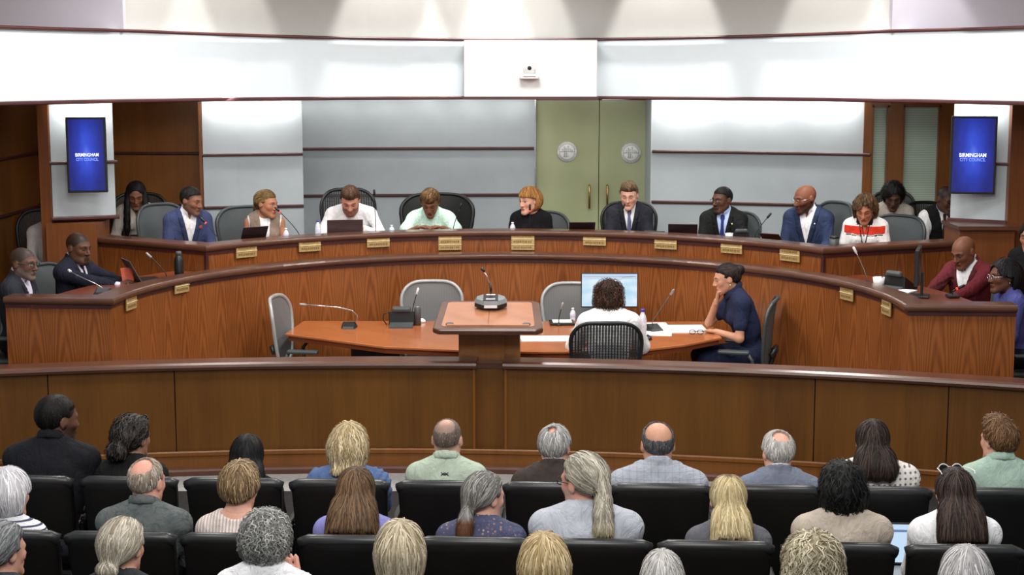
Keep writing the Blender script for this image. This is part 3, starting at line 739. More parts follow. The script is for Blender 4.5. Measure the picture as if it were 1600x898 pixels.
# ================================================================== the person builder
def ik(Sh, W, a, b, pole):
    d = W-Sh; L = min(np.linalg.norm(d), (a+b)*.995); u = d/(np.linalg.norm(d)+1e-9); W = Sh+u*L
    x = (a*a-b*b+L*L)/(2*L); h = math.sqrt(max(0, a*a-x*x)); p = pole-u*(pole@u); p = p/(np.linalg.norm(p)+1e-9)
    return Sh+u*x+p*h, W
CM = {}
def cm(c, c2=None, pat=None, scale=40, fold=.5):
    key = (c, c2, pat, scale, fold)
    if key not in CM: CM[key] = m_cloth('cloth_%d' % len(CM), c, c2, pat, scale, fold=fold)
    return CM[key]
def person(P):
    s = P.get('s', 1.0); rng = np.random.default_rng(abs(hash(P['label'])) % 1000 if False else sum(map(ord, P['label'])) % 9973)
    lean, curl = P.get('lean', 5), P.get('curl', 8); fem = P.get('fem', False); wS = P.get('w', .93 if fem else 1.0); gir = P.get('girth', .95 if fem else 1.0)
    RL = RX(lean)                       # leaning forward = rotate so that +z goes towards -y
    RL2 = RX(lean+curl)
    pel = V3(0, 0, .10)*s
    def tl(x, y, z): return pel+RL@(V3(x, y, z)*s)
    mid = tl(0, 0, .26)
    def tu(x, y, z): return mid+RL2@(V3(x, y, z-.26)*s)
    N = tu(0, .0, .53)                  # neck base
    yaw, pitch, roll = P.get('head', (0, 8, 0)); Rh = RZ(yaw)@RX(pitch)@RY(roll)
    H = N+RL2@(V3(0, -.012, .046)*s)+Rh@(V3(0, -.012, .082)*s)
    hs_ = s*P.get('hs', 1.0)
    crown = H[2]+max((Rh@V3(0, .02*0, .115))[2], .1)*hs_+.012
    zf = P['zf']
    if 'at' in P:
        pa = at_y(*P['at']); P['crown_z'] = pa.z; th = P.get('rz', 0); P['x'] = pa.x-(math.cos(th)*H[0]-math.sin(th)*H[1]); P['y'] = pa.y-(math.sin(th)*H[0]+math.cos(th)*H[1])
    if 'crown_z' in P: seat = P['crown_z']-crown-zf
    else: seat = P.get('seat', .46)
    seat_true = seat
    z0 = seat                           # everything is shifted up by the seat height
    up = V3(0, 0, z0)
    root = empty('person', (P['x'], P['y'], zf), P.get('rz', 0), P['label'], 'person', P.get('group'))
    A = lambda v: v+up
    # arms
    UA, FA = .275*s, .245*s; arms = {}
    for sd in (-1, 1):
        sh = tu(sd*.170*wS, .0, .444); spec = P.get('armL' if sd > 0 else 'armR', P.get('arms', 'lap'))
        if spec == 'lap': w = V3(sd*.11, -.33, .17)*s; pole = V3(sd*.6, .6, -.6); hand = 'relax'; hd = None
        elif spec == 'desk': w = V3(sd*.13*s, -.40*s, P.get('desk', .3)-0+.0); w[2] = P['deskz']-zf-z0+.05; pole = V3(sd*.75, .3, -.45); hand = 'relax'; hd = None
        elif spec == 'hang': w = V3(sd*.25, -.05, .0)*s; pole = V3(sd*.5, .8, 0); hand = 'relax'; hd = None
        else:
            w = V3(*(spec['w'](H, Rh, s) if callable(spec['w']) else spec['w'])); pole = V3(*spec.get('pole', (sd*.7, .3, -.6))); hand = spec.get('hand', 'relax'); hd = spec
        el, w = ik(sh, w, UA, FA, pole); arms[sd] = (sh, el, w, hand, hd)
    legs = {}
    for sd in (-1, 1):
        hip = V3(sd*.085, 0, .09)*s; kn = V3(sd*P.get('kneex', .12), -.42, .07)*s; kn[2] = .06*s
        an = V3(sd*.12*s, -.40*s+P.get('footy', 0), max(-z0+.08, -.42*s)); legs[sd] = (hip, kn, an)
    allp = [H, N]+[q for a in arms.values() for q in a[:3]]+[q for l in legs.values() for q in l]
    lo = np.min(allp, 0)-.16; hi = np.max(allp, 0)+.16; lo[2] = -z0-.0; lo[1] -= .10
    hb = P.get('hb', .0105)
    g = Grid(lo, hi, hb)
    T = g.new(); bel = P.get('belly', 0)
    g.ell(T, V3(0, .01, .09)*s, V3(.165*gir, .12*gir, .11)*s, None, .05)
    g.ell(T, tl(0, -.005-bel*.3, .20), V3(.145*gir+bel*.3, .105*gir+bel, .14)*s, RL, .06)
    g.ell(T, tu(0, -.005, .34), V3(.158*wS*(.5+.5*gir), .108*(.5+.5*gir), .165)*s, RL2, .06)
    g.ell(T, tu(0, .012, .42), V3(.155*wS, .085, .085)*s, RL2, .05)
    for sd in (-1, 1):
        g.cap(T, tu(sd*.160*wS, .0, .446), tu(sd*.06, .01, .475), .050*s, .05*s, .05)
        g.cap(T, tu(sd*.15*wS, .012, .472), tu(sd*.03, .018, .535), .036*s, .042*s, .05)
        if fem: g.ell(T, tu(sd*.068, -.085, .345), V3(.06, .055, .06)*s, RL2, .03)
    AR = g.new(); ARs = g.new(); ARu = g.new(); tk = P.get('armk', 1.0)
    puff = P.get('puff', 0)
    for sd, (sh, el, w, hand, hd) in arms.items():
        for q in (AR, ARu): g.cap(q, sh, el, .048*s*tk, .040*s*tk, .03)
        g.cap(AR, el, w, .041*s*tk, .027*s, .02); g.cap(ARu, el, el+(w-el)*.02, .04*s*tk, .04*s*tk, .02)
        f = P.get('sleeve', .6); g.cap(ARs, sh, sh+(el-sh)*f, .051*s*tk+puff, .049*s*tk+puff*.8, .03)
        if puff: g.ell(ARs, sh+(el-sh)*.15+V3(0, 0, .015), V3(.07, .065, .07)*s, None, .02)
    LG = g.new()
    for sd, (hip, kn, an) in legs.items():
        g.cap(LG, hip, kn, .085*s*gir, .06*s, .04); g.cap(LG, kn, an, .056*s, .038*s, .02)
    FT = g.new()
    for sd, (hip, kn, an) in legs.items():
        b = V3(an[0]+sd*.01, an[1]-.13*s, -z0+.035); g.cap(FT, V3(an[0], an[1]+.03*s, -z0+.045), b, .042*s, .038*s, .02)
    # body: one skin
    B = np.minimum(np.minimum(T, LG), FT+.008); h_ = np.maximum(.03-np.abs(B-AR), 0)/.03; B = np.minimum(B, AR)-h_*h_*.0075
    g.cap(B, N+RL2@(V3(0, .02, -.05)*s), H+Rh@(V3(0, .012, -.03)*s), .055*s*P.get('neck', .95 if fem else 1.05), .050*s*P.get('neck', .95 if fem else 1.05), .03)
    X, Y, Z = g.full()
    v1, f1 = g.mesh(np.maximum(B+.002, (Z-(N[2]+.03*s))))
    # head at finer resolution
    hh = P.get('hh', .0058); m = .15*hs_
    gh = Grid(np.minimum(H-m, N-.08), np.maximum(H+m, N+.09), hh); HD = gh.new()
    head_prims(gh, HD, H, Rh, hs_, P.get('jaw', 1.0), P.get('fat', 0), fem)
    gh.cap(HD, N+RL2@(V3(0, .02, -.05)*s), H+Rh@(V3(0, .014, -.035)*s), .055*s*P.get('neck', .95 if fem else 1.05), .050*s*P.get('neck', .95 if fem else 1.05), .035)
    for sd in (-1, 1): gh.cap(HD, tu(sd*.15*wS, .012, .472), tu(sd*.03, .018, .535), .034*s, .040*s, .04)
    v2, f2 = gh.mesh(HD)
    sk = P['skin']; c1 = np.tile(np.array(lin(sk)), (len(v1), 1)); q = (v2-H)@Rh/hs_; c2 = head_paint(q, sk, P)
    VV, FF, CC = [v1, v2], [f1, f2+len(v1)], [c1, c2]; nb = len(v1)+len(v2)
    for sd, (sh, el, w, hand, hd) in arms.items():
        hv, hf = HANDS[hand]; hv = hv*s*(.92 if fem else 1.0)
        fd = V3(*hd['dir']) if hd and 'dir' in hd else (w-el)*V3(1, 1, .4)
        ud = V3(*hd['up']) if hd and 'up' in hd else V3(sd*.25, 0, 1)
        ex = fd/np.linalg.norm(fd); ez = ud-ex*(ud@ex); ez /= np.linalg.norm(ez); ey = np.cross(ez, ex)
        hv2 = hv.copy()
        ff = hf
        if sd > 0: hv2[:, 1] *= -1; ff = hf[:, ::-1]
        wv = w+hv2@np.stack([ex, ey, ez]); VV.append(wv); FF.append(ff+nb); nb += len(wv); CC.append(np.tile(np.array(lin(sk))*(.96), (len(wv), 1)))
    V = np.concatenate(VV); F = np.concatenate(FF); C = np.concatenate(CC)
    body = np_object('body', V+up, F, M['skin'], root, C)
    # ---------------------------------------------------------------- clothing layers, each an offset of the same fields
    def mk(name, D, mat, parent=None, cl=None, gg=g, label=None, shift=True):
        v, f = gg.mesh(D)
        if len(v) < 8: return None
        if cl is not None: pass
        o = np_object(name, v+up, f, mat, parent or root)
        if label: o['label'] = label
        return o
    qx, qy, qz = X-N[0], Y-N[1], Z-N[2]; Ri = RL2
    lx, ly, lz = Ri[0, 0]*qx+Ri[1, 0]*qy+Ri[2, 0]*qz, Ri[0, 1]*qx+Ri[1, 1]*qy+Ri[2, 1]*qz, Ri[0, 2]*qx+Ri[1, 2]*qy+Ri[2, 2]*qz
    lx, ly, lz = lx/s, ly/s, lz/s
    O = P['outfit']; kind = O['kind']
    if kind == 'suit' and O.get('base'): O['mat'] = cm(O['base']); O['lapel'] = cm(tuple(int(v*.80) for v in O['base']))
    def union(a, b, k=.03): h = np.maximum(k-np.abs(a-b), 0)/k; return np.minimum(a, b)-h*h*k*.25
    def collar(D, r=.0105, out=0, high=0, back=True, front=True):
        high = high+.040; out = out+.004
        def c(x, y, z): return N+RL2@(V3(x*(1+out*8), y*(1+out*8), z+high)*s)
        pts = [(-.012, -.066, -.028), (-.045, -.045, -.008), (-.062, 0.005, .012), (-.046, .048, .028), (0, .066, .034), (.046, .048, .028), (.062, .005, .012), (.045, -.045, -.008), (.012, -.066, -.028)]
        if not front: pts = pts[1:-1]
        for a, b in zip(pts[:-1], pts[1:]): g.cap(D, c(*a), c(*b), r*s, None, .004)
        for a, b in zip(pts[:-1], pts[1:]): g.cap(D, c(a[0], a[1], a[2]-.016), c(b[0], b[1], b[2]-.016), r*s*1.1, None, .004)
    def neckhole(D, r=.062, dz=.045, dy=-.02):
        c = N+RL2@(V3(0, dy, dz)*s); g.ell(D, c, V3(r, r*1.05, r)*s, None, .01, 'sub')
    def vzone(top, depth, bw=.004): return (np.abs(lx)-(bw+top*np.clip((lz+depth)/depth, -.2, 1.15)))*.9*s
    waist = -(pel[2]) + Z*0+ (pel[2]) # placeholder
    hem = (V3(0, 0, .02)*s)[2]
    top = None
    if kind == 'suit':
        SH = T-.007*s; neckhole(SH, .05, .05); collar(SH, .009)
        SH = np.maximum(SH, hem-Z)
        cz = AR-.0085*s; cut = np.full(cz.shape, 1, np.float32)
        for sd, (sh, el, w, hand, hd) in arms.items():
            d = (w-el)/np.linalg.norm(w-el); pl = (X-w[0])*d[0]+(Y-w[1])*d[1]+(Z-w[2])*d[2]
            cut = np.minimum(cut, np.maximum(np.abs(pl+.006)-.022, np.sqrt((X-w[0])**2+(Y-w[1])**2+(Z-w[2])**2)-.08))
        SH = np.minimum(SH, np.maximum(cz, cut))
        if O.get('open'):                      # open collar, a little skin
            zn = np.maximum(vzone(.018, .065, .0), ly); SH = np.maximum(SH, -zn)
        sho = mk('shirt', SH, O['shirt'])
        dep = O.get('v', .31); vw = O.get('vw', .072)
        J = union(T, AR)-.019*s; neckhole(J, .062, .055)
        wv = vw*np.clip((lz+dep)/dep, -.2, 1.15)+.004
        rid = smooth(0, .006, np.abs(lx)-wv)*(1-smooth(.045, .05, np.abs(lx)-wv))*smooth(0, .02, lz+dep)*(ly < .03)
        rid = rid*(1-((lz > -.125) & (lz < -.105) & (np.abs(lx)-wv > .02)))
        J = J-.0065*s*rid
        collar(J, .012, .012, -.008, True, False)
        J = np.maximum(J, -np.maximum((np.abs(lx)-wv)*.9*s, ly-.01))
        for sd, (sh, el, w, hand, hd) in arms.items():
            d = (w-el)/np.linalg.norm(w-el); pl = (X-w[0])*d[0]+(Y-w[1])*d[1]+(Z-w[2])*d[2]; near = np.sqrt((X-w[0])**2+(Y-w[1])**2+(Z-w[2])**2) < .10
            J = np.where(near, np.maximum(J, pl+.028), J)
        J = np.maximum(J, hem-.03-Z)
        top = mk('jacket', J, O['mat'])
        LPR = np.maximum(np.abs(np.abs(lx)-wv-.024-.010*np.clip((lz+dep)/dep, 0, 1))-.022-.012*np.clip((lz+dep)/dep, 0, 1)*(lz < -.125), np.maximum(-(lz+dep-.01), lz+.02))
        LPR = np.maximum(LPR, (ly+.0))
        lp = np.maximum(J-.0045*s, LPR*s)
        if 'lapel' in O: mk('lapel', lp, O['lapel'], top)
        if O.get('tie'):
            tw = .012+.016*np.clip(-lz/.30, 0, 1)+.010*((lz > -.06) & (lz < -.02))
            TI = np.maximum(np.maximum(T-.0145*s, (np.abs(lx)-tw)*s), np.maximum(ly+.02, np.maximum(lz+.012, -.36-lz)*s))
            kn = N+RL2@(V3(0, -.078, -.035)*s); g.cap(TI, kn, kn+RL2@(V3(0, -.004, -.02)*s), .014*s, .010*s, .004)
            mk('tie', TI, O['tie'])
    else:
        infl = O.get('infl', .012)*s
        arm = AR if O.get('long') else (ARs if kind != 'sleeveless' and not O.get('bare') else None)
        C_ = T if arm is None else union(T, arm, .04)
        C_ = C_-infl
        if kind == 'sleeveless' or O.get('bare'):
            for sd in (-1, 1): c = tu(sd*.225*wS, 0, .40); g.ell(C_, c, V3(.055, .12, .13)*s, RL2, .02, 'sub')
        if O.get('scoop'): c = N+RL2@(V3(0, .02, .03)*s); g.ell(C_, c, V3(O['scoop'], O['scoop']*1.0, .06)*s, RL2, .01, 'sub')
        elif kind != 'hood': neckhole(C_, .060 if O.get('collar') else .066, .045 if O.get('collar') else .04)
        COLLAR = None
        if O.get('collar'):
            COLLAR = g.new(); collar(COLLAR, .0115, .024, -.018); collar(COLLAR, .0100, .014, -.004)
        if not O.get('collar') and O.get('crew', True) and not O.get('scoop'):
            pts = [N+RL2@(V3(.070*math.cos(a), .066*math.sin(a)-.002, -.004+.022*math.sin(a))*s) for a in [2*PI*i/14 for i in range(15)]]
            for a, b in zip(pts[:-1], pts[1:]): g.cap(C_, a, b, .0085*s, None, .006)
        if O.get('vneck'):
            C_ = np.maximum(C_, -np.maximum(vzone(O['vneck'][0], O['vneck'][1]), ly+.0))
        if O.get('frill'):
            C_ = C_+.006*np.sin((X*np.float32(1)+Z*.6)*150)*np.where((np.abs(lx) > .15*wS) & (lz > -.14), 1, 0)
        if O.get('long'):
            for sd, (sh, el, w, hand, hd) in arms.items():
                d = (w-el)/np.linalg.norm(w-el); pl = (X-w[0])*d[0]+(Y-w[1])*d[1]+(Z-w[2])*d[2]; near = np.sqrt((X-w[0])**2+(Y-w[1])**2+(Z-w[2])**2) < .10
                C_ = np.where(near, np.maximum(C_, pl-.005+O.get('cuffback', 0)), C_)
        C_ = np.maximum(C_, hem-Z)
        if kind == 'vest':
            mk('shirt', C_, O['shirt']); VS = T-.02*s
            for sd in (-1, 1): c = tu(sd*.215*wS, 0, .42); g.ell(VS, c, V3(.06, .12, .13)*s, RL2, .015, 'sub')
            neckhole(VS, .07, .045); VS = np.maximum(VS, -np.maximum(vzone(O.get('vw', .05), O.get('vd', .24)), ly)); VS = np.maximum(VS, hem-Z)
            top = mk('vest', VS, O['mat'])
            if O.get('tie'):
                TI = np.maximum(np.maximum(T-.020*s, (np.abs(lx)-.018)*s), np.maximum(ly+.02, np.maximum(lz+.02, -.26-lz)*s)); mk('tie', TI, O['tie'])
        else:
            top = mk(O.get('name', 'shirt'), C_, O['mat'])
            if COLLAR is not None: mk('collar', COLLAR, O['mat'], top)
            for nm, z0_, z1_, mt in O.get('bands', ()):
                BD = np.maximum(np.maximum(C_-.003, np.maximum(lz-z1_, z0_-lz)*s), (np.abs(lx)-(.20 if z1_ < 0 else .085))*s); mk(nm, BD, mt, top)
            for sdb in O.get('chestmarks', ()):
                pass
    TR = union(LG, T, .03)-.012*s; TR = np.maximum(TR, Z-.16*s)
    for sd, (hip, kn, an) in legs.items(): pass
    TR = np.maximum(TR, -z0+.06-Z)
    mk('trousers', TR, O.get('trousers', cm((30, 32, 38))))
    mk('shoes', FT-.006, M['black'])
    # ---------------------------------------------------------------- hair
    hr = P.get('hair')
    if hr:
        style, o = hr; L = max(o.get('len', .1), o.get('frontlocks', 0))+.12
        ext = L if style in ('long', 'ponytail', 'bob') else .2
        glo = H-np.array([.17, .20, .15+ext*.8])*hs_; ghi = H+np.array([.17, .20, .18])*hs_
        if style == 'long' or style == 'ponytail': glo[:2] -= .05; ghi[:2] += .05
        g2 = Grid(glo, ghi, o.get('hh', .0068))
        TB = np.minimum(T, ARu)
        def push(q, r):
            q = np.array(q, float)
            for _ in range(4):
                d = float(g.sample(TB, q[None])[0]); m_ = r+.022
                if d >= m_: break
                q[1] += (m_-d)*1.05
            return q
        D = hair_field(style, g2, H, Rh, hs_, o, push)
        hv, hf = g2.mesh(D)
        if len(hv):
            rg = rng; qn = (hv-H)@Rh/hs_; ca, cb_ = np.array(lin(P['hairc'][0])), np.array(lin(P['hairc'][1]))
            ang = np.arctan2(qn[:, 0], qn[:, 1]+.001); st = .5+.5*np.sin(ang*37+np.sin(ang*13)*3+qn[:, 2]*10); 
            base = ca*.72; colr = base+(cb_*.8-base)*(st*.55)[:, None]
            if o.get('root'): rt = np.array(lin(o['root'])); kx_ = smooth(.045, .015, np.hypot(qn[:, 0]*1.6, (qn[:, 1]-.03)))*smooth(.06, .11, qn[:, 2]); colr = colr*(1-kx_[:, None])+rt*kx_[:, None]
            if o.get('tips'): rt = np.array(lin(o['tips'])); kx_ = smooth(*o.get('tipz', (-.05, -.14)), qn[:, 2]); colr = colr*(1-kx_[:, None])+rt*kx_[:, None]
            if o.get('strands', True):
                sv, sf, sr, sl = hair_strands(g2, D, H, Rh, hs_, o, hv, rg)
                sc_ = ca+(cb_-ca)*(sr**1.3)[:, None]; sc_ = sc_*(.8+.35*(sr*7 % 1))[:, None]
                qs = (sv-H)@Rh/hs_
                if o.get('root'): rt = np.array(lin(o['root'])); kx_ = smooth(.045, .015, np.hypot(qs[:, 0]*1.6, (qs[:, 1]-.03)))*smooth(.06, .11, qs[:, 2]); sc_ = sc_*(1-kx_[:, None])+rt*kx_[:, None]
                if o.get('tips'): rt = np.array(lin(o['tips'])); kx_ = smooth(*o.get('tipz', (-.05, -.14)), qs[:, 2]); sc_ = sc_*(1-kx_[:, None])+rt*kx_[:, None]
                hv_ = np.concatenate([hv, sv]); hf_ = np.concatenate([hf, sf+len(hv)]); colr = np.concatenate([colr, sc_])
            else: hv_, hf_ = hv, hf
            if P.get('clampy') is not None:
                low = hv_[:, 2]+z0 < .86; hv_[low, 1] = np.minimum(hv_[low, 1], P['clampy'])
            np_object('hair', hv_+up, hf_, M['hair'], root, colr)
    # ---------------------------------------------------------------- eyewear and ornaments
    def HP(x, y, z): return tuple(H+up+Rh@(V3(x, y, z)*hs_))
    gl = P.get('glasses')
    if gl:
        top_ = P.get('glasses_on_head'); k = MB()
        f_ = (lambda x, y, z: HP(x, y*.55-.0+.005 if False else y+.045, z+.105)) if top_ else HP
        for sx in (-1, 1):
            k.tube([f_(sx*(.033+.0235*math.cos(a)), -.110+.008*abs(math.cos(a)), .004+.0185*math.sin(a)) for a in [2*PI*i/18 for i in range(18)]], .0021, 6, True)
            k.tube([f_(sx*.056, -.100, .010), f_(sx*.078, -.06, .010), f_(sx*.083, .0, .008), f_(sx*.08, .018, -.004)], .0021, 6)
        k.tube([f_(-.010, -.112, .008), f_(.010, -.112, .008)], .0021, 6)
        gg = k.build('eyeglasses', M[gl], root)
        if top_:
            k = MB()
            for sx in (-1, 1): k.add([f_(sx*(.033+.0225*math.cos(a)), -.110+.008*abs(math.cos(a)), .004+.0175*math.sin(a)) for a in [2*PI*i/18 for i in range(18)]], [tuple(range(18))])
            k.build('lens', M['black'], gg)
    if P.get('earring'):
        k = MB()
        for sx in (-1, 1): k.tube([HP(sx*.083, .005, -.036), HP(sx*.084, .005, -.05)], .004, 6)
        k.build('earrings', M[P['earring']], root)
    if P.get('hairtie'):
        x, y, z = P['hairtie']; k = MB(); k.tube([HP(x+.024*math.cos(a), y+.006*math.sin(a), z+.024*math.sin(a)) for a in [2*PI*i/16 for i in range(16)]], .007, 8, True); k.build('hair_tie', M['black'], root)
    if P.get('headband'):
        k = MB(); k.tube([HP(.092*math.cos(a), .0+P['headband'][1], .03+.098*math.sin(a)) for a in [PI*i/16 for i in range(17)]], .006, 8); k.build('headband', M[P['headband'][0]], root)
    def chest(lxx, lzz, front=True, infl=.022):       # a point on the clothing surface in chest coordinates
        base = N+RL2@(V3(lxx, 0, lzz)*s); dr = RL2@V3(0, -1 if front else 1, 0); t = .30
        ts = np.linspace(.30, 0, 120); pts = base+dr*ts[:, None]; d = g.sample(T, pts)-infl*s; i = int(np.argmax(d < 0)); return pts[i]+up, dr
    if P.get('logo'):
        c, dr = chest(0, -.06, False, .017); k = MB()
        for sgn in (-1, 1): k.tube([c+RL2@V3(x, .002, sgn*(-.0045+.0145*(abs(x)/.02)**2)) for x in (-.02, -.013, -.006, 0, .006, .013, .02)], [.0016, .0026, .003, .003, .003, .0026, .0016], 6)
        lo_ = k.build('shirt_logo', M['black'], top)
    if P.get('pin'):
        x, z, mt = P['pin']; c, dr = chest(x, z, True, .026); MB().lathe([(0, 0), (.009, 0), (.009, .004), (0, .005)], c, 12, Matrix([tuple(r) for r in RL2])@Matrix.Rotation(PI/2, 3, 'X')).build('lapel_pin', M[mt], top)
    if P.get('pocket'):
        x, z, mt = P['pocket']; c, dr = chest(x, z, True, .021); MB().rbox(c, (.05, .012, .03), .004, Matrix([tuple(r) for r in RL2])).build('pocket_square', M[mt], top)
    if P.get('lanyard'):
        k = MB(); pts = []
        for t_ in np.linspace(0, 1, 14):
            xx = -.05+.05*t_; pts.append(chest(xx, -.02-.26*t_, True, .017)[0])
        pts2 = []
        for t_ in np.linspace(1, 0, 14): pts2.append(chest(.05-.05*t_, -.02-.26*t_, True, .017)[0])
        k.tube(pts+pts2, .0045, 6); k.build('lanyard', M[P['lanyard']], root)
    print('SEAT %.2f %s' % (seat, P['label'][:50]))
    return root, seat
# ================================================================== council dais (two tiers)
HU, HL = 1.515, 1.325
KU = 53.3
kl, kr = S(-4.12, 2.66), S(4.02, 2.66)
upath = [kl]+arc(3.35, -55.4, KU, 44)+[kr]
du = empty('council_dais', (*S(0, 3.5), .62), 0, 'upper wooden council dais, the long raised curved desk at the back', 'dais')
dl = empty('council_dais', (*S(0, 3.1), 0), 0, 'lower wooden council dais, the semicircular desk in front of the raised one', 'dais')
def attach(o, p):
    o.parent = p; o.matrix_parent_inverse = Matrix.Translation(-Vector(p.location)) if p.rotation_euler.z == 0 else p.matrix_basis.inverted(); return o
def bull(top, back, out=.045, h=.055):
    return [(-back, top-h), (-back, top), (out-.02, top), (out-.006, top-.006), (out, top-.02), (out, top-h+.02), (out-.006, top-h+.006), (out-.02, top-h)]
mb = MB(); mb.sweep(upath, [(0, .63), (0, HU-.05), (-.045, HU-.05), (-.045, .63)])
attach(mb.build('front_panel', M['dais']), du)
mb = MB(); mb.sweep(upath, bull(HU, .17)); attach(mb.build('ledge', M['ledge'], None), du)
mb = MB(); mb.sweep(upath, [(-.17, HU-.10), (-.17, HU-.065), (-.62, HU-.065), (-.62, HU-.10)]); attach(mb.build('countertop', M['counter']), du)
mb = MB(); mb.sweep(upath, [(.004, HU-.085), (.004, HU-.055), (.015, HU-.055), (.015, HU-.085)]); attach(mb.build('shadow_moulding', M['trimwood']), du)
for a in (-55.4, KU):                               # corner posts
    p = pol(3.352, a); attach(MB().box((p[0], p[1], (HU+.58)/2), (.03, .03, HU-.66), rad(-a)+STR).build('corner_bead', M['trimwood']), du)
ll, lr = S(-3.86, .03), S(3.82, -.0)
lpath = [ll]+arc(3.03, -90, 90, 64)+[lr]
mb = MB(); mb.sweep(lpath, [(0, .0), (0, HL-.05), (-.045, HL-.05), (-.045, 0)]); attach(mb.build('front_panel', M['dais']), dl)
mb = MB(); mb.sweep(lpath, bull(HL, .15)); attach(mb.build('ledge', M['ledge']), dl)
mb = MB(); mb.sweep(lpath, [(.004, HL-.085), (.004, HL-.055), (.012, HL-.055), (.012, HL-.085)]); attach(mb.build('shadow_moulding', M['trimwood']), dl)
mb = MB(); mb.sweep(arc(3.03, -57, 57, 36), [(-.15, HL-.10), (-.15, HL-.05), (-.30, HL-.05), (-.30, HL-.10)]); attach(mb.build('step_shelf', M['counter']), dl)
for a0, a1, e in ((-90, -56, ll), (56, 90, lr)):
    mb = MB(); ar = arc(3.03, a0, a1, 18)
    mb.sweep(ar, [(-.15, HL-.09), (-.15, HL-.05), (-.62, HL-.05), (-.62, HL-.09)]); attach(mb.build('countertop', M['counter']), dl)
# ------------------------------------------------------------------ name plates
def ray_cyl(u, v, R):
    d = ray(u, v); ox, oy = -STC.x, -STC.y; a = d[0]**2+d[1]**2; b = 2*(ox*d[0]+oy*d[1]); c = ox*ox+oy*oy-R*R
    t = (-b+math.sqrt(max(0, b*b-4*a*c)))/(2*a); p = Vector((d[0]*t, d[1]*t, ZC+d[2]*t)); return p
def nameplate(u, v, w, h, R, lines, label, slant=0):
    p = ray_cyl(u, v, R-.026); nrm = Vector((STC.x-p.x, STC.y-p.y, 0)).normalized()
    rz = math.atan2(nrm.x, -nrm.y)
    t = empty('nameplate', p, rz, label, 'nameplate', 'gold nameplates on the council dais')
    MB().rbox((0, 0, 0), (w, .012, h), .003).build('plate', M['plate'], t)
    lh = h/lines
    for i in range(lines):
        z = h/2-lh*(i+.5)
        k = MB(); r = random.Random(int(u)*7+i); x = -w*.40
        while x < w*.38:
            l = min(r.uniform(.008, .02), w*.4-x); k.box((x+l/2, -.0065, z), (l, .002, lh*.34)); x += l+r.uniform(.003, .007)
        k.build('engraved_text', M['plateline'], t)
        if i: MB().box((0, -.008, h/2-lh*i), (w, .006, .006)).build('strip_edge', M['platelite'], t)
    return t
NPU = [(385, 392, 2, 'gold nameplate in front of the woman in the taupe vest, leftmost on the upper dais'),
       (484, 383, 2, 'gold nameplate between the taupe vest woman and the bearded man in white'),
       (591, 376.5, 2, 'gold nameplate just right of the bearded man in the white shirt'),
       (703, 377.5, 3, 'tall three-line gold nameplate below the woman in the mint blouse'),
       (817, 377.5, 3, 'tall three-line gold nameplate below the red-haired woman in black'),
       (929, 374, 2, 'gold nameplate below the left of the man in the dark suit and gray-blue tie'),
       (1040, 379.5, 2, 'gold nameplate to the right of the dark-suited man by the glass doors'),
       (1143, 386, 2, 'gold nameplate below the man in the black suit and glasses'),
       (1234, 398, 2, 'gold nameplate below the bald man in the blue jacket, rightmost on the upper dais')]
for u, v, n, lb in NPU: nameplate(u, v, .225, .118 if n == 2 else .165, 3.35, n, lb)
for u, v, lb in ((205, 471.5, 'gold nameplate near the left corner of the lower dais'), (284, 446, 'gold nameplate under the black bottle on the lower dais'),
                 (1323, 457.5, 'gold nameplate under the white cup on the lower dais'), (1385, 480, 'gold nameplate near the right corner of the lower dais')):
    nameplate(u, v, .19, .122, 3.03, 2, lb)
# ================================================================== partition rail
PX0, PA = -.94, .0403
def py_(x): return 11.50-PA*(x-PX0)**2
def ppath(x0, x1, n=30, dy=0): return [(x0+(x1-x0)*i/n, py_(x0+(x1-x0)*i/n)+dy) for i in range(n+1)]
pt = empty('partition_rail', (0, 11.4, 0), 0, 'curved brown wooden partition with a dark rounded rail behind the audience front row', 'partition')
ppt = pt
XC0, XC1 = x_at(741, 11.5, .5), x_at(790, 11.5, .5)
seams = [-5.6, x_at(74, 11.2, .5), x_at(272, 11.35, .5), XC0]
seams2 = [XC1, x_at(1270, 11.15, .5), x_at(1476, 10.9, .5), 5.2]
HR = .865
for lst in (seams, seams2):
    for a, b in zip(lst[:-1], lst[1:]):
        mb = MB(); mb.sweep(ppath(a+.004, b-.004, 14), [(0, .17), (0, HR-.05), (-.12, HR-.05), (-.12, .17)], u0=a*3.1)
        attach(mb.build('panel', M['part']), pt)
mb = MB(); mb.sweep(ppath(-5.6, 5.2, 40, .045), [(0, .06), (0, HR-.06), (-.06, HR-.06), (-.06, .06)]); attach(mb.build('backing', M['trimwood']), pt)
mb = MB(); mb.sweep(ppath(XC0, XC1, 2, .03), [(0, .17), (0, HR-.05), (-.1, HR-.05), (-.1, .17)], u0=11.3); attach(mb.build('recessed_panel', M['part']), pt)
mb = MB()
for x in (XC0, XC1): mb.box((x, py_(x)-.006, (HR+.12)/2), (.018, .02, HR-.2))
attach(mb.build('edge_bead', M['moulding']), pt)
mb = MB(); mb.sweep(ppath(-5.6, 5.2, 40), [(0, .045), (0, .165), (.018, .165), (.022, .185), (.03, .175), (.03, .15), (.02, .14), (.02, .045)]); attach(mb.build('lower_moulding', M['moulding']), pt)
mb = MB(); mb.sweep(ppath(-5.6, 5.2, 40), [(-.1, 0), (.06, 0), (.06, .035), (.05, .05), (.02, .055), (-.1, .055)]); attach(mb.build('base_moulding', M['ledge']), pt)
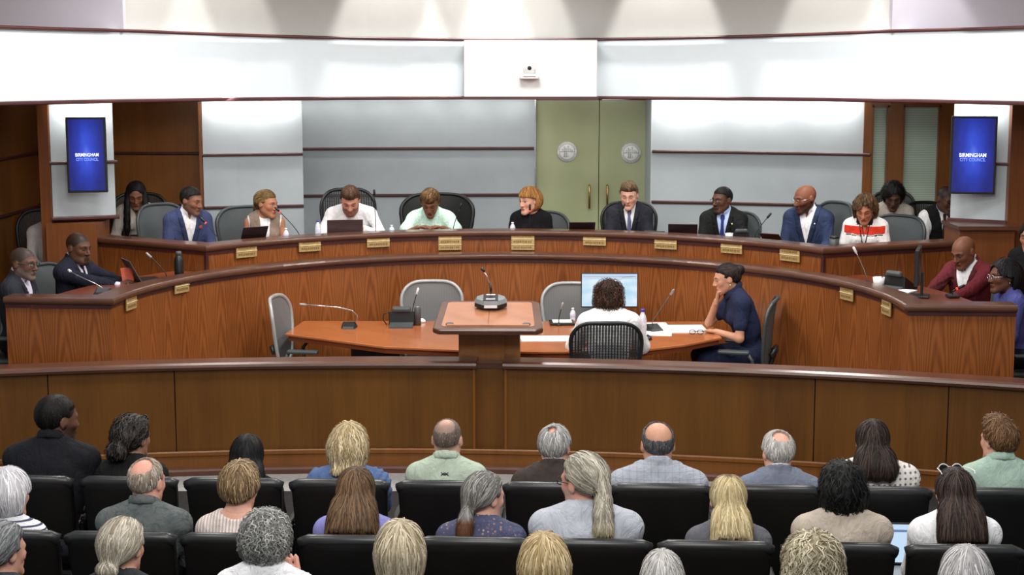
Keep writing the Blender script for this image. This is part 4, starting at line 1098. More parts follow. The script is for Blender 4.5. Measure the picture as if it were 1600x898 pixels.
for a, b in ((-5.6, XC0+.02), (XC1-.02, 5.2)):
    mb = MB(); mb.sweep(ppath(a, b, 26), [(-.19, HR-.055), (-.19, HR-.01), (-.17, HR), (.02, HR), (.045, HR-.012), (.05, HR-.03), (.042, HR-.05), (.02, HR-.06)])
    attach(mb.build('rail', M['ledge']), pt)
mb = MB(); mb.sweep(ppath(XC0+.02, XC1-.02, 2, .02), [(-.14, HR-.06), (-.14, HR-.02), (.0, HR-.02), (.015, HR-.035), (.0, HR-.06)]); attach(mb.build('rail_middle', M['ledge']), pt)
# ================================================================== lectern
lt = empty('lectern', (x_at(766, 11.9, .5), 11.9, 0), rad(-1), 'wooden lectern with a wide slanted top standing behind the partition', 'lectern')
M['lectwood'] = m_plank('lectern_wood', (120, 72, 30), (144, 90, 40), (160, 104, 52), .35, 2.0, 'Object', (45, 2, 1))
MB().rbox((0, 0, .56), (.475, .42, 1.12), .006).build('stem', M['lectwood'], lt)
mb = MB(); mb.box((0, -.215, .56), (.24, .02, 1.1)); mb.build('recessed_front', M['lectwood'], lt)
MB().box((0, 0, .06), (.56, .52, .12)).build('base', M['trimwood'], lt)
tilt = Matrix.Rotation(math.atan2(.118, .66), 3, 'X')
def topoly(w0, w1, d, c): return [(-w0/2+c, -d/2), (w0/2-c, -d/2), (w0/2, -d/2+c), (w1/2, d/2-c), (w1/2-c, d/2), (-w1/2+c, d/2), (-w1/2, d/2-c), (-w0/2, -d/2+c)]
def tilted(mb, tz, dy=0):
    mb.v = [tuple(tilt@Vector(v)+Vector((0, dy, tz))) for v in mb.v]; return mb
mb = MB(); mb.prism(topoly(.83, .775, .68, .045), -.045, 0); tilted(mb, 1.195, -.255).build('top', M['ledge'], lt, .012)
mb = MB(); mb.prism(topoly(.70, .655, .565, .02), 0, .004); tilted(mb, 1.195, -.245).build('inlay', M['lecttop'], lt)
mb = MB(); mb.box((0, -.01, .0045), (.004, .56, .003)); tilted(mb, 1.195, -.245).build('center_seam', M['counter'], lt)
mb = MB(); mb.box((0, -.325, .012), (.62, .02, .02)); tilted(mb, 1.195, -.245+.06).build('book_stop', M['lecttop'], lt)
for sx in (-1, 1):
    mb = MB(); mb.lathe([(.018, 0), (.03, 0), (.03, .006), (.018, .008)], (sx*.29, -.24, .004), 20); g = tilted(mb, 1.195, -.245).build('grommet', M['dgray'], lt)
    mb = MB(); mb.lathe([(0, 0), (.019, 0), (.019, .003), (0, .003)], (sx*.29, -.24, .004), 16); tilted(mb, 1.195, -.245).build('grommet_hole', M['black'], g)
# ================================================================== microphones
def gooseneck(loc, rz, pts, label, base='small', light=None, mat='black', thin=.004, tip=None):
    t = empty('gooseneck_microphone', loc, rz, label, 'microphone', 'gooseneck microphones')
    if base == 'small': MB().rbox((0, 0, .012), (.09, .11, .024), .008).build('base', M['black'], t)
    elif base == 'wedge':
        mb = MB(); mb.add([(-.06, -.08, 0), (.06, -.08, 0), (.075, .06, 0), (-.075, .06, 0), (-.045, -.06, .02), (.045, -.06, .02), (.055, .05, .05), (-.055, .05, .05)],
                          [(3, 2, 1, 0), (4, 5, 6, 7), (0, 1, 5, 4), (1, 2, 6, 5), (2, 3, 7, 6), (3, 0, 4, 7)]); mb.build('base', M['black'], t, .006)
    elif base == 'plate':
        MB().lathe([(0, 0), (.03, 0), (.028, .012), (0, .014)], (0, 0, 0), 18).build('base', M['black'], t)
    P = [Vector(p) for p in pts]
    MB().tube(P, thin, 8).build('gooseneck', M[mat], t)
    d = (P[-1]-P[-2]).normalized()
    MB().tube([P[-1]-d*.005, P[-1], P[-1]+d*.05, P[-1]+d*.058], [.006, .011, .011, .006], 10).build('capsule', M[tip or 'black'], t)
    if light: MB().tube([P[-1]-d*.016, P[-1]-d*.004], .0105, 10).build('light_ring', M['red'], t)
    return t
def clear(a, z, m=.05):                    # keep a thing on the counter, behind the raised ledge
    a = Vector(a); a.z = z
    if abs(z-ZU) < .02: R0 = 3.35+.17+m; zz = ZU+.0015
    elif abs(z-ZL) < .02: R0 = 3.03+.15+m; zz = ZL+.0015
    else: a.z = z+.0015; return a
    while (a.xy-STC).length < R0 and a.y < 17: a.x *= (a.y+.01)/a.y; a.y += .01
    a.z = zz; return a
ZU, ZL = HU-.065, HL-.05
def mic_px(u0, v0, u1, v1, Y, zb, label, base='small', dy=0, light=None, mat='black', tip=None, bend=.25):
    a = at_y(u0, v0, Y); a = clear(a, zb, .06); b = at_y(u1, v1, a.y+dy)
    d = b-a; L = [Vector((0, 0, 0)), Vector((0, 0, .05))]
    for i in range(1, 9):
        t = i/8; L.append(Vector((d.x*(t**(1+bend)), d.y*t, .05+(d.z-.05)*t)))
    return gooseneck(a, 0, L, label, base, light, mat, tip=tip)
ZU, ZL = HU-.065, HL-.05
RU = 3.35
mic_px(468, 366, 436, 330, 14.05, ZU, 'gooseneck microphone beside the woman in the taupe vest', light='r')
mic_px(587, 358, 585, 305, 14.75, ZU, 'upright black microphone right of the bearded man in white')
mic_px(708, 356, 718, 326, 14.98, ZU, 'black gooseneck microphone right of the woman in the mint blouse')
mic_px(828, 356, 828, 328, 14.98, ZU, 'microphone with a red light in front of the red-haired woman', light='r')
mic_px(961, 356, 973, 326, 14.98, ZU, 'microphone in front of the dark-suited man with gray-blue tie')
mic_px(1180, 369, 1199, 340, 14.5, ZU, 'gooseneck microphone right of the man in the black suit')
mic_px(343, 376, 320, 347, 13.7, ZU, 'microphone with a red tip in front of the man in the blue blazer', light='r')
p = at_y(1352, 455, 12.95)
mic_px(1354, 440, 1338, 395, 12.75, ZL, 'silvery gooseneck microphone standing by the white cup on the lower right dais', mat='silver', tip='wplastic')
mic_px(260, 434, 236, 402, 12.6, ZL, 'dark gooseneck microphone by the black bottle on the lower dais', tip='graymetal')
t = at_y(148, 456, 12.25); e = at_y(110, 424, 12.35); m0 = at_y(160, 457, 12.2)
mb0 = clear(m0, ZL, .1)
gooseneck(mb0, 0, [(0, 0, 0), (0, 0, .05), (-.06, 0, .085), (-.2, .0, .15), (e.x-mb0.x, e.y-mb0.y, e.z-ZL)], 'silvery gooseneck microphone beside the man holding the tablet', 'wedge', mat='silver', tip='wplastic')
mic_px(1488, 470, 1497, 450, 12.0, ZL, 'microphone with a red light in front of the man in the maroon jacket', light='r')
# ------------------------------------------------------------------ laptops
def laptop(loc, rz, label, ang=100, mat='liddark', w=.33, d=.23, screen=None):
    t = empty('laptop', loc, rz, label, 'laptop')       # lid hinge at the -y side: the back of the lid is seen from -y
    MB().rbox((0, d/2, .009), (w, d, .018), .006).build('base', M['liddark'], t)
    k = MB(); k.rbox((0, d*.42, .0185), (w*.86, d*.42, .003), .001); k.build('keyboard', M['black'], t)
    R = Matrix.Rotation(rad(ang-90), 3, 'X'); R2 = Matrix.Rotation(-rad(ang-90), 3, 'X')
    c = Vector((0, 0, .018))+R@Vector((0, 0, d/2))
    lid = MB().rbox(c, (w, .008, d), .003, R).build('lid', M[mat], t)
    MB().rbox(c+R@Vector((0, .005, 0)), (w*.92, .002, d*.88), .001, R).build('screen', screen or M['black'], lid)
    return t
def lap_px(u, v, Y, z, rz, label, **kw):
    a = clear(at_y(u, v, Y), z, .06); return laptop(a, rz, label, **kw)
lap_px(539, 360, 14.56, ZU, rad(12), 'brown laptop open in front of the bearded man in white', ang=96, mat='lid', w=.345, d=.16)
lap_px(394, 370, 14.05, ZU, rad(38), 'dark laptop open in front of the woman in the taupe vest', ang=118, w=.26, d=.17)
lap_px(909, 357, 14.85, ZU, rad(2), 'low dark laptop left of the man with gray-blue tie', ang=125, w=.255, d=.14)
lap_px(1067, 363, 14.68, ZU, rad(-8), 'dark laptop open in front of the man in the black suit', ang=115, w=.28, d=.14)
lap_px(1024, 360, 14.8, ZU, rad(-10), 'flat dark laptop edge right of the man with gray-blue tie', ang=150, w=.2, d=.1)
# tablets, phones, papers
def slab(name, c, size, rz, rx, mat, label, cat, face=None):
    t = empty(name, c, rz, label, cat)
    R = Matrix.Rotation(rad(rx), 3, 'X')
    b = MB().rbox(R@Vector((0, 0, size[2]/2)), size, .004, R).build('body', M[mat], t)
    MB().rbox(R@Vector((0, -size[1]/2-.0005, size[2]/2)), (size[0]*.9, .001, size[2]*.92), .0005, R).build('face', face or M['black'], t)
    return t
a = clear(at_y(214, 440, 12.35), ZL, .24)
laptop(a, rad(-62), 'tablet computer in a gray case in front of the man in the navy suit', ang=118, mat='dgray', w=.30, d=.20)
M['redcard'] = m_plain('red_card', (168, 66, 40), .6)
a = at_y(200, 430, 12.8)
slab('card', (a.x, a.y, a.z-.05), (.10, .006, .12), rad(30), -25, 'redcard', 'orange-red card held by the man in the navy suit', 'card', M['redcard'])
a = at_y(1208, 368, 14.3); laptop(clear(a, ZU, .09), rad(-35), 'small dark tablet on a stand left of the bald man in blue', ang=140, w=.2, d=.12)
def flat(name, p, size, rz, mat, label, cat='paper'):
    o = MB().rbox((0, 0, size[2]/2), size, min(.001, size[2]*.3)).build(name, M[mat]); o.location = p; o.rotation_euler = (0, 0, rz); return tag(o, label, cat)
a = at_y(1243, 373, 14.05); flat('paper', clear(a, ZU, .15), (.22, .16, .02), rad(-30), 'paper', 'stack of papers in front of the bald man in blue')
a = at_y(630, 357, 14.8); flat('paper', clear(a, ZU, .12), (.2, .2, .015), rad(10), 'paper', 'papers beside the woman in the mint blouse')
a = at_y(842, 357, 14.8); flat('paper', clear(a, ZU, .10), (.2, .12, .012), 0, 'dgray', 'dark folder beside the red light microphone', 'folder')
# ------------------------------------------------------------------ bottles and cups
def bottle(loc, label, cap='purple', h=.20, r=.032, body=None, name='water_bottle'):
    t = empty(name, loc, 0, label, 'bottle')
    MB().lathe([(0, 0), (r*.95, 0), (r, .01), (r, h*.30), (r*.93, h*.34), (r, h*.38), (r, h*.62), (r*.8, h*.74), (r*.42, h*.86), (r*.40, h*.92), (0, h*.92)], n=18).build('body', M[body or 'clearbottle'], t)
    MB().lathe([(r*1.02, h*.30), (r*1.03, h*.31), (r*1.03, h*.60), (r*1.02, h*.61)], n=18).build('bottle_label', M['bottlelabel'], t)
    MB().lathe([(0, h*.90), (r*.5, h*.90), (r*.5, h), (0, h)], n=14).build('cap', M[cap], t)
    return t
M['clearbottle'] = m_plain('clear_bottle', (208, 214, 222), .15, 0, .03, 12, .6)
M['bottlelabel'] = m_plain('bottle_label_paper', (214, 216, 236), .4, 0, .12, 30)
def bot_px(u, v, Y, z, label, **kw):
    a = clear(at_y(u, v, Y), z, .04); return bottle(a, label, **kw)
bot_px(497, 362, 14.45, ZU, 'water bottle with blue cap left of the brown laptop', h=.19, r=.028)
bot_px(447, 366, 14.25, ZU, 'small white topped bottle beside the taupe vest woman', cap='wplastic', h=.13, r=.026)
bot_px(612, 357, 14.72, ZU, 'small white bottle right of the upright black microphone', cap='wplastic', h=.11, r=.026)
bot_px(801, 355, 14.85, ZU, 'small clear bottle left of the red-haired woman', cap='wplastic', h=.12, r=.026)
a = at_y(280, 428, 12.75)
t = empty('thermos_bottle', clear(a, ZL, .06), 0, 'black insulated bottle on the lower left dais', 'bottle')
MB().lathe([(0, 0), (.037, 0), (.04, .01), (.04, .16), (.03, .19), (.024, .2), (0, .2)]).build('body', M['black'], t)
MB().lathe([(0, .195), (.026, .195), (.026, .225), (.02, .235), (0, .235)]).build('cap', M['dgray'], t)
def cup(loc, label, mat='wplastic', r=.036, h=.085, lid=None, name='cup'):
    t = empty(name, loc, 0, label, 'cup')
    MB().lathe([(0, 0), (r*.8, 0), (r, h), (r*.93, h), (r*.76, .006), (0, .006)]).build('body', M[mat], t)
    if lid: MB().lathe([(0, h-.004), (r*1.06, h-.004), (r*1.04, h+.012), (0, h+.014)]).build('lid', M[lid], t)
    else: MB().tube([(r*.95*math.cos(w), r*.95*math.sin(w), h) for w in [2*PI*i/20 for i in range(20)]], .003, 6, True).build('rim', M[mat], t)
    return t
a = at_y(1139, 368, 14.3); cup(clear(a, ZU, .05), 'white paper cup in front of the man in the black suit', r=.038, h=.08)
a = at_y(1303, 388, 13.35); cup(clear(a, ZU, .05), 'black tumbler with lid left of the woman in white and red', 'dgray', .042, .13, 'black', 'tumbler')
a = at_y(1373, 446, 12.55); cup(clear(a, ZL, .06), 'white mug on the lower right dais', 'wplastic', .05, .085, None)
# ------------------------------------------------------------------ desk phones
def desk_phone(loc, rz, label, s=1.0):
    t = empty('desk_phone', loc, rz, label, 'phone'); t.scale = (s, s, s)   # back of the phone towards -y
    mb = MB(); mb.add([(-.10, -.03, 0), (.10, -.03, 0), (.10, .16, 0), (-.10, .16, 0), (-.10, -.02, .115), (.10, -.02, .115), (.10, .15, .02), (-.10, .15, .02)],
                      [(3, 2, 1, 0), (4, 5, 6, 7), (0, 1, 5, 4), (1, 2, 6, 5), (2, 3, 7, 6), (3, 0, 4, 7)]); mb.build('body', M['black'], t, .006)
    MB().rbox((0, -.03, .13), (.15, .05, .045), .018).build('handset', M['dgray'], t)
    mb = MB(); mb.add([(-.09, -.15, 0), (.09, -.15, 0), (.09, -.02, 0), (-.09, -.02, 0), (-.09, -.15, .012), (.09, -.15, .012), (.09, -.02, .03), (-.09, -.02, .03)],
                      [(3, 2, 1, 0), (4, 5, 6, 7), (0, 1, 5, 4), (1, 2, 6, 5), (2, 3, 7, 6), (3, 0, 4, 7)]); mb.build('stand', M['dgray'], t)
    MB().tube([(-.1, 0, .1), (-.14, -.0, .09), (-.145, 0, .04), (-.12, .01, .006)], .004, 6).build('cord', M['black'], t)
    return t
a = at_y(1157, 368, 14.42); desk_phone(clear(a, ZU, .12), rad(10), 'dark desk phone right of the white paper cup', .8)
a = at_y(1400, 452, 12.25); desk_phone(clear(a, ZL, .17), rad(-50), 'black desk phone beside the monitor on the lower right dais', 1.0)
# monitors
def monitor(loc, rz, label, w=.53, h=.32, face=None, stand_h=.13):
    t = empty('computer_monitor', loc, rz, label, 'monitor')          # screen looks to -y
    MB().rbox((0, .02, .008), (w*.42, .17, .016), .006).build('stand_base', M['black'], t)
    MB().rbox((0, .045, stand_h/2+.05), (.05, .02, stand_h+.1), .004).build('stand_neck', M['black'], t)
    b = MB().rbox((0, .01, stand_h+h/2), (w, .03, h), .005).build('housing', M['black'], t)
    MB().box((0, -.0065, stand_h+h/2+.002), (w-.016, .003, h-.02)).build('screen', face or M['black'], b)
    return t
a = at_y(1431, 470, 11.95)
monitor(clear((x_at(1432, 12.0, 1.45), 12.0, ZL), ZL, .12), rad(-108), 'black computer monitor seen from the side on the lower right dais', .40, .29, stand_h=.10)
a = at_y(1412, 462, 12.05); flat('paper', clear((a.x, 12.15, ZL), ZL, .14), (.22, .14, .012), rad(-40), 'paper', 'white papers beside the monitor on the lower right dais')
# ================================================================== staff table
ZTB = .80
tb = empty('conference_table', (0, 13.2, 0), 0, 'orange-brown boat-shaped staff table in the well behind the lectern', 'table')
fl = at_z(445, 521, ZTB); bl = at_z(474, 501, ZTB); br = at_z(1108, 502, ZTB); frr = at_z(1128, 527, ZTB)
front = [at_z(u, v, ZTB) for u, v in ((600, 541), (715, 546), (830, 549), (930, 548), (1010, 545), (1070, 538))]
poly = [(p.x, p.y) for p in [fl]+front+[frr, br, bl]]
mb = MB(); mb.prism(poly, ZTB-.022, ZTB); attach(mb.build('tabletop', M['table'], None, .006), tb)
cx, cy = sum(p[0] for p in poly)/len(poly), sum(p[1] for p in poly)/len(poly)
mb = MB(); mb.prism([(cx+(x-cx)*.985, cy+(y-cy)*.975) for x, y in poly], ZTB-.06, ZTB-.022); attach(mb.build('edge_band', M['counter']), tb)
for u in (590, 865):
    x = x_at(u, 13.2, .4); attach(MB().rbox((x, 13.25, .36), (.42, .5, .71), .02).build('pedestal', M['black']), tb)
# things on the table
a = at_z(545, 512, ZTB)
e = at_y(478, 476, a.y-.1)
gooseneck(a, 0, [(0, .03, .03), (.07, .02, .06), (.075, .01, .11), (.03, .0, .155), (-.1, -.03, .19), (e.x-a.x, e.y-a.y, e.z-ZTB)], 'long silver conference microphone on the left end of the table', 'wedge', mat='silver', thin=.006, tip='graymetal')
a = at_z(628, 508, ZTB); desk_phone(a, rad(0), 'black desk phone on the table left of the lectern', 1.15)
a = at_z(643, 508, ZTB); t = empty('speaker_cylinder', (a.x+.055, a.y, ZTB+.001), 0, 'dark upright cylinder beside the desk phone on the table', 'speaker')
MB().lathe([(0, 0), (.03, 0), (.03, .155), (.024, .162), (0, .162)]).build('body', M['dgray'], t); MB().lathe([(.0, .162), (.02, .162), (.02, .168), (0, .17)]).build('cap', M['graymetal'], t)
def mouse(loc, rz, mat, label):
    t = empty('computer_mouse', loc, rz, label, 'mouse')
    MB().lathe([(0, 0), (.05, 0), (.055, .008), (.05, .022), (.03, .034), (0, .038)], n=20).build('body', M[mat], t)
    t.scale = (.62, 1.05, 1); MB().tube([(0, -.02, .037), (0, .005, .041)], .006, 6).build('scroll_wheel', M['dgray'], t); return t
a = at_z(657, 503, ZTB); mouse(a, rad(50), 'wplastic', 'white computer mouse near the desk phone')
a = at_z(1012, 530, ZTB); mouse(a, rad(10), 'black', 'black computer mouse right of the curly-haired woman')
mic_px(643, 490, 651, 459, 13.75, ZTB, 'thin microphone standing before the far left gray chair', 'plate', tip='wplastic')
mic_px(873, 505, 877, 482, 13.5, ZTB, 'small microphone in the black tray on the table', 'plate', tip='graymetal')
a = at_z(1022, 516, ZTB); a.z += .005; e = at_y(1042, 461, a.y-.1)
gooseneck(a, rad(20), [(0, .02, .03), (-.02, .0, .07), (.03, 0, .14), (e.x-a.x, e.y-a.y-.02, e.z-ZTB)], 'gooseneck microphone on a black base right of the curly-haired woman', 'wedge', mat='dgray', tip='graymetal')
bot_px(1004, 512, 12.95, ZTB, 'clear water bottle with purple cap on the table', h=.235, r=.034)
bot_px(895, 498, 13.75, ZTB, 'small white bottle by the monitor on the table', cap='wplastic', h=.12, r=.025)
scr = NT('screen_light'); scr.set(.4); c_ = scr.coord('Generated'); sp_ = scr.new('ShaderNodeSeparateXYZ'); scr.link(c_, sp_.inputs[0])
band = scr.val(sp_.outputs[2], 'GREATER_THAN', .84); edge = scr.val(sp_.outputs[0], 'LESS_THAN', .3)
pic = scr.mix(band, scr.ramp(scr.noise(scr.mapping(c_, (2, 1, 2)), 1.6, 1), [(.3, (172, 214, 240)), (.7, (224, 240, 250))]), (196, 214, 236))
scr.link(pic, scr.b.inputs['Emission Color']); scr.b.inputs['Emission Strength'].default_value = 1.0; scr.col((30, 30, 30)); M['screenlight'] = scr.m
pm = at_y(952, 480, 13.75)
mt = monitor((pm.x, pm.y, ZTB), 0, 'lit computer monitor with a pale blue window behind the curly-haired woman', .515, .315, M['screenlight'], .125)
M['uiline'] = m_plain('window_border', (120, 150, 176), .6)
k = MB()
k.tube([(x_, -.0085, z_) for x_, z_ in ((-.24, .41), (.24, .41), (.11, .40), (.11, .38), (-.1, .38), (-.1, .30))], .0018, 4)
k.build('window_lines', M['uiline'], mt)
# papers and tray
a = at_z(878, 506, ZTB); t = empty('desk_tray', a, rad(2), 'low black desk tray with a paper on the table', 'tray')
MB().rbox((0, 0, .012), (.22, .2, .024), .006).build('tray', M['black'], t)
a.z += .024; flat('paper', a+Vector((.0, 0, 0)), (.17, .15, .006), rad(2), 'paper', 'white card lying in the black desk tray')
def paper_px(u, v, w, d, rz, label, h=.004, z=0): 
    a = at_z(u, v, ZTB); a.z = ZTB+z; return flat('paper', a, (w, d, h), rad(rz), 'paper', label)
paper_px(860, 529, .5, .26, 2, 'wide white papers spread between lectern and curly-haired woman')
paper_px(1065, 514, .42, .40, 2, 'large white sheet in front of the woman in navy', .006)
paper_px(1020, 507, .26, .2, 2, 'sheet of paper behind the large white sheet', .003)
paper_px(1024, 521, .28, .22, -6, 'sheet of paper left of the large white sheet', .003)
a = at_z(1088, 522, ZTB); a.z += .008
t = empty('eyeglasses', a, rad(-5), 'dark eyeglasses lying on the large white sheet', 'eyeglasses')
k = MB(); 
for sx in (-1, 1): k.tube([(sx*.034+.026*math.cos(w), .018*math.sin(w)*.6, .012+.018*math.sin(w)) for w in [2*PI*i/14 for i in range(14)]], .003, 5, True)
k.tube([(-.01, 0, .018), (.01, 0, .018)], .003, 5); k.build('frame', M['black'], t)
for sx in (-1, 1): MB().tube([(sx*.06, 0, .02), (sx*.05, .06, .008), (-sx*.02, .075, .004)], .0025, 5).build('temple', M['black'], t)
# lectern microphone on its octagonal base
lc = Vector(lt.location); lt_top = 1.195+math.sin(math.atan2(.118, .66))*.17
t = empty('lectern_microphone', (at_y(767, 475, 11.86).x, 11.80, 1.205+.165*.24), 0, 'microphone on a gray and black octagonal base on the lectern', 'microphone')
M['basegray'] = m_plain('mic_base_gray', (120, 124, 126), .4)
oc = [(-.125, -.03), (-.06, -.09), (.06, -.09), (.125, -.03), (.125, .045), (.07, .10), (-.07, .10), (-.125, .045)]
def taper(poly, z0, z1, s): 
    mb = MB(); n = len(poly); mb.add([(p[0], p[1], z0) for p in poly]+[(p[0]*s, p[1]*s, z1) for p in poly], [tuple(range(n))[::-1], tuple(range(n, 2*n))]+[(i, (i+1) % n, n+(i+1) % n, n+i) for i in range(n)]); 
    mb.v = [tuple(tilt@Vector(v)) for v in mb.v]; return mb
taper(oc, 0, .03, 1.0).build('base', M['black'], t); taper([(x*1.0, y*1.0) for x, y in oc], .03, .06, .86).build('base_top', M['basegray'], t)
mb = MB(); mb.box((0, .0, .061), (.115, .15, .006)); mb.v = [tuple(tilt@Vector(v)) for v in mb.v]; mb.build('control_panel', M['black'], t)
for y, z, w_, d_, h_ in ((.06, .066, .07, .016, .004), (-.045, .066, .07, .016, .004), (0-.09, .018, .1, .012, .02)):
    mb = MB(); mb.box((0, y, z), (w_, d_, h_)); mb.v = [tuple(tilt@Vector(v)) for v in mb.v]; mb.build('key_strip', M['wplastic'], t)
MB().tube([(0, .06, .06), (0, .06, .12), (-.006, .06, .16)], .009, 8).build('neck_socket', M['black'], t)
MB().tube([(-.006, .06, .15), (-.025, .06, .21), (-.055, .06, .26)], .005, 8).build('gooseneck', M['silver'], t)
MB().tube([(-.05, .06, .255), (-.058, .06, .265), (-.075, .06, .285)], [.009, .012, .012], 10).build('capsule', M['black'], t)
# ================================================================== wall screens
ks = NT('screen_blue'); ks.set(.4); cg = ks.coord('Generated'); sg_ = ks.new('ShaderNodeSeparateXYZ'); ks.link(cg, sg_.inputs[0])
dx = ks.val(ks.val(sg_.outputs[0], 'SUBTRACT', .5), 'MULTIPLY', 1.3); dz = ks.val(ks.val(sg_.outputs[2], 'SUBTRACT', .55), 'MULTIPLY', .9)
rr = ks.val(ks.val(ks.val(dx, 'MULTIPLY', dx), 'ADD', ks.val(dz, 'MULTIPLY', dz)), 'SQRT')
blk = ks.new('ShaderNodeTexVoronoi'); blk.inputs['Scale'].default_value = 5; ks.link(ks.mapping(cg, (1.6, 1, 1.2)), blk.inputs['Vector'])
t_ = ks.val(ks.val(rr, 'MULTIPLY', 1.3), 'ADD', ks.val(ks.noise(ks.mapping(cg, (3, 1, 3)), 1.4, 2), 'MULTIPLY', .35))
ks.link(ks.ramp(t_, [(.1, (112, 142, 250)), (.35, (48, 78, 214)), (.65, (30, 52, 170)), (1, (20, 30, 116))]), ks.b.inputs['Emission Color'])
ks.b.inputs['Emission Strength'].default_value = .95; ks.col((8, 10, 40)); M['screenblue'] = ks.m
M['textwhite'] = m_emit('screen_text', (240, 244, 255), 1.0); M['textpale'] = m_emit('screen_text_pale', (120, 150, 250), .9)
def wall_tv(u0, u1, v0, v1, Y, rz, label, tx, tz):
    a = at_y((u0+u1)/2, (v0+v1)/2, Y); wd = (u1-u0)/FPX*14.3/abs(math.cos(rz)); hh = at_y(u0, v0, Y).z-at_y(u0, v1, Y).z
    t = empty('wall_tv', a, rz, label, 'screen', 'portrait wall screens on the columns')
    MB().rbox((0, .02, 0), (wd, .05, hh), .006).build('bezel', M['black'], t)
    MB().box((0, .07, 0), (.2, .1, .3)).build('wall_bracket', M['black'], t)
    s = MB().box((0, -.006, 0), (wd-.04, .004, hh-.04)).build('screen', M['screenblue'], t)
    for txt, sz, dz_, mt_, w_ in (('BIRMINGHAM', .052, 0, 'textwhite', wd*.58), ('CITY COUNCIL', .04, -.042, 'textpale', wd*.56)):
        me = text_mesh(txt, sz, 'CENTER', .0005); me.materials.append(M[mt_])
        o = bpy.data.objects.new('screen_text', me); COL.objects.link(o); o.parent = s
        xs = [v.co.x for v in me.vertices]; wid = max(xs)-min(xs)
        o.location = (tx, -.0085, tz+dz_); o.rotation_euler = (PI/2, 0, 0); f = w_/wid; o.scale = (f, f*1.3, 1)
    return t
wall_tv(105.5, 165, 183, 301, 14.2, rad(8), 'portrait blue wall screen on the left gray column', .005, -.0)
wall_tv(1487, 1554.5, 181.5, 303.5, 14.15, rad(-10), 'portrait blue wall screen on the right gray column', -.005, -.0)
# ceiling camera unit on the central box
a = at_y(827, 112, 15.0)
t = empty('wall_mounted_camera', (a.x, 15.005, a.z), 0, 'white wall mounted camera on the box above the doors', 'camera')
MB().rbox((0, -.07, -.045), (.19, .15, .05), .015).build('base', M['wplastic'], t)
MB().lathe([(0, -.02), (.06, -.02), (.06, .05), (.045, .085), (0, .095)], (0, -.07, 0), 24).build('head', M['wplastic'], t)
R_ = Matrix.Rotation(rad(90), 3, 'X'); MB().lathe([(0, 0), (.02, 0), (.02, .01), (0, .012)], (0, -.125, .035), 18, R_).build('lens', M['black'], t)
MB().box((0, -.146, -.045), (.12, .004, .007)).build('vent_slot', M['dgray'], t)
a = at_y(975, 153, 15.4)
t = tag(MB().rbox((0, 0, 0), (.40, .06, .02), .004).build('strip_ceiling_light', m_emit('strip_light', (255, 252, 246), 3)), 'short white strip light under the soffit right of the doors', 'light'); t.location = (a.x, 15.75, 2.765)
# ================================================================== office chairs
kx = NT('chair_mesh'); kx.set(.6); ce = kx.coord('UV'); se = kx.new('ShaderNodeSeparateXYZ'); kx.link(ce, se.inputs[0])
gx = kx.val(kx.val(kx.val(se.outputs[0], 'MULTIPLY', 46), 'FRACT'), 'LESS_THAN', .5); gz = kx.val(kx.val(kx.val(se.outputs[1], 'MULTIPLY', 90), 'FRACT'), 'LESS_THAN', .55)
kx.col((104, 108, 110)); kx.link(kx.val(kx.val(gx, 'MAXIMUM', gz), 'MULTIPLY_ADD', .5, .5), kx.b.inputs['Alpha']); M['chairmesh'] = kx.m
def chair_mesh_mat(name, c, amin):
    k = NT(name); k.set(.6); ce = k.coord('UV'); se = k.new('ShaderNodeSeparateXYZ'); k.link(ce, se.inputs[0])
    gx = k.val(k.val(k.val(se.outputs[0], 'MULTIPLY', 42), 'FRACT'), 'LESS_THAN', .55); gz = k.val(k.val(k.val(se.outputs[1], 'MULTIPLY', 80), 'FRACT'), 'LESS_THAN', .45)
    k.col(c); k.link(k.val(k.val(gx, 'MAXIMUM', gz), 'MULTIPLY_ADD', 1-amin, amin), k.b.inputs['Alpha']); return k.m
M['meshlight'] = chair_mesh_mat('chair_mesh_gray', (108, 110, 110), .9); M['meshdark'] = chair_mesh_mat('chair_mesh_black', (30, 32, 34), .25)
M['meshmid'] = chair_mesh_mat('chair_mesh_charcoal', (82, 88, 90), .9)
M['framelight'] = m_plain('chair_frame_gray', (166, 168, 168), .35, .2, .04); M['framedark'] = m_plain('chair_frame_black', (26, 28, 30), .4, 0, .05)
M['framemid'] = m_plain('chair_frame_charcoal', (62, 68, 70), .4, 0, .05)
def backpt(u, v):      # u -1..1 across, v 0..1 up the back
    w = .20+.085*math.sin(min(1, v*1.25)*PI/2)-(.02*max(0, (v-.8)/.2))
    z = .50+.585*v
    return Vector((u*w, .24+.13*v+.03*math.cos(v*PI)-.055*(1-abs(u)**2)*-1-.055, z))
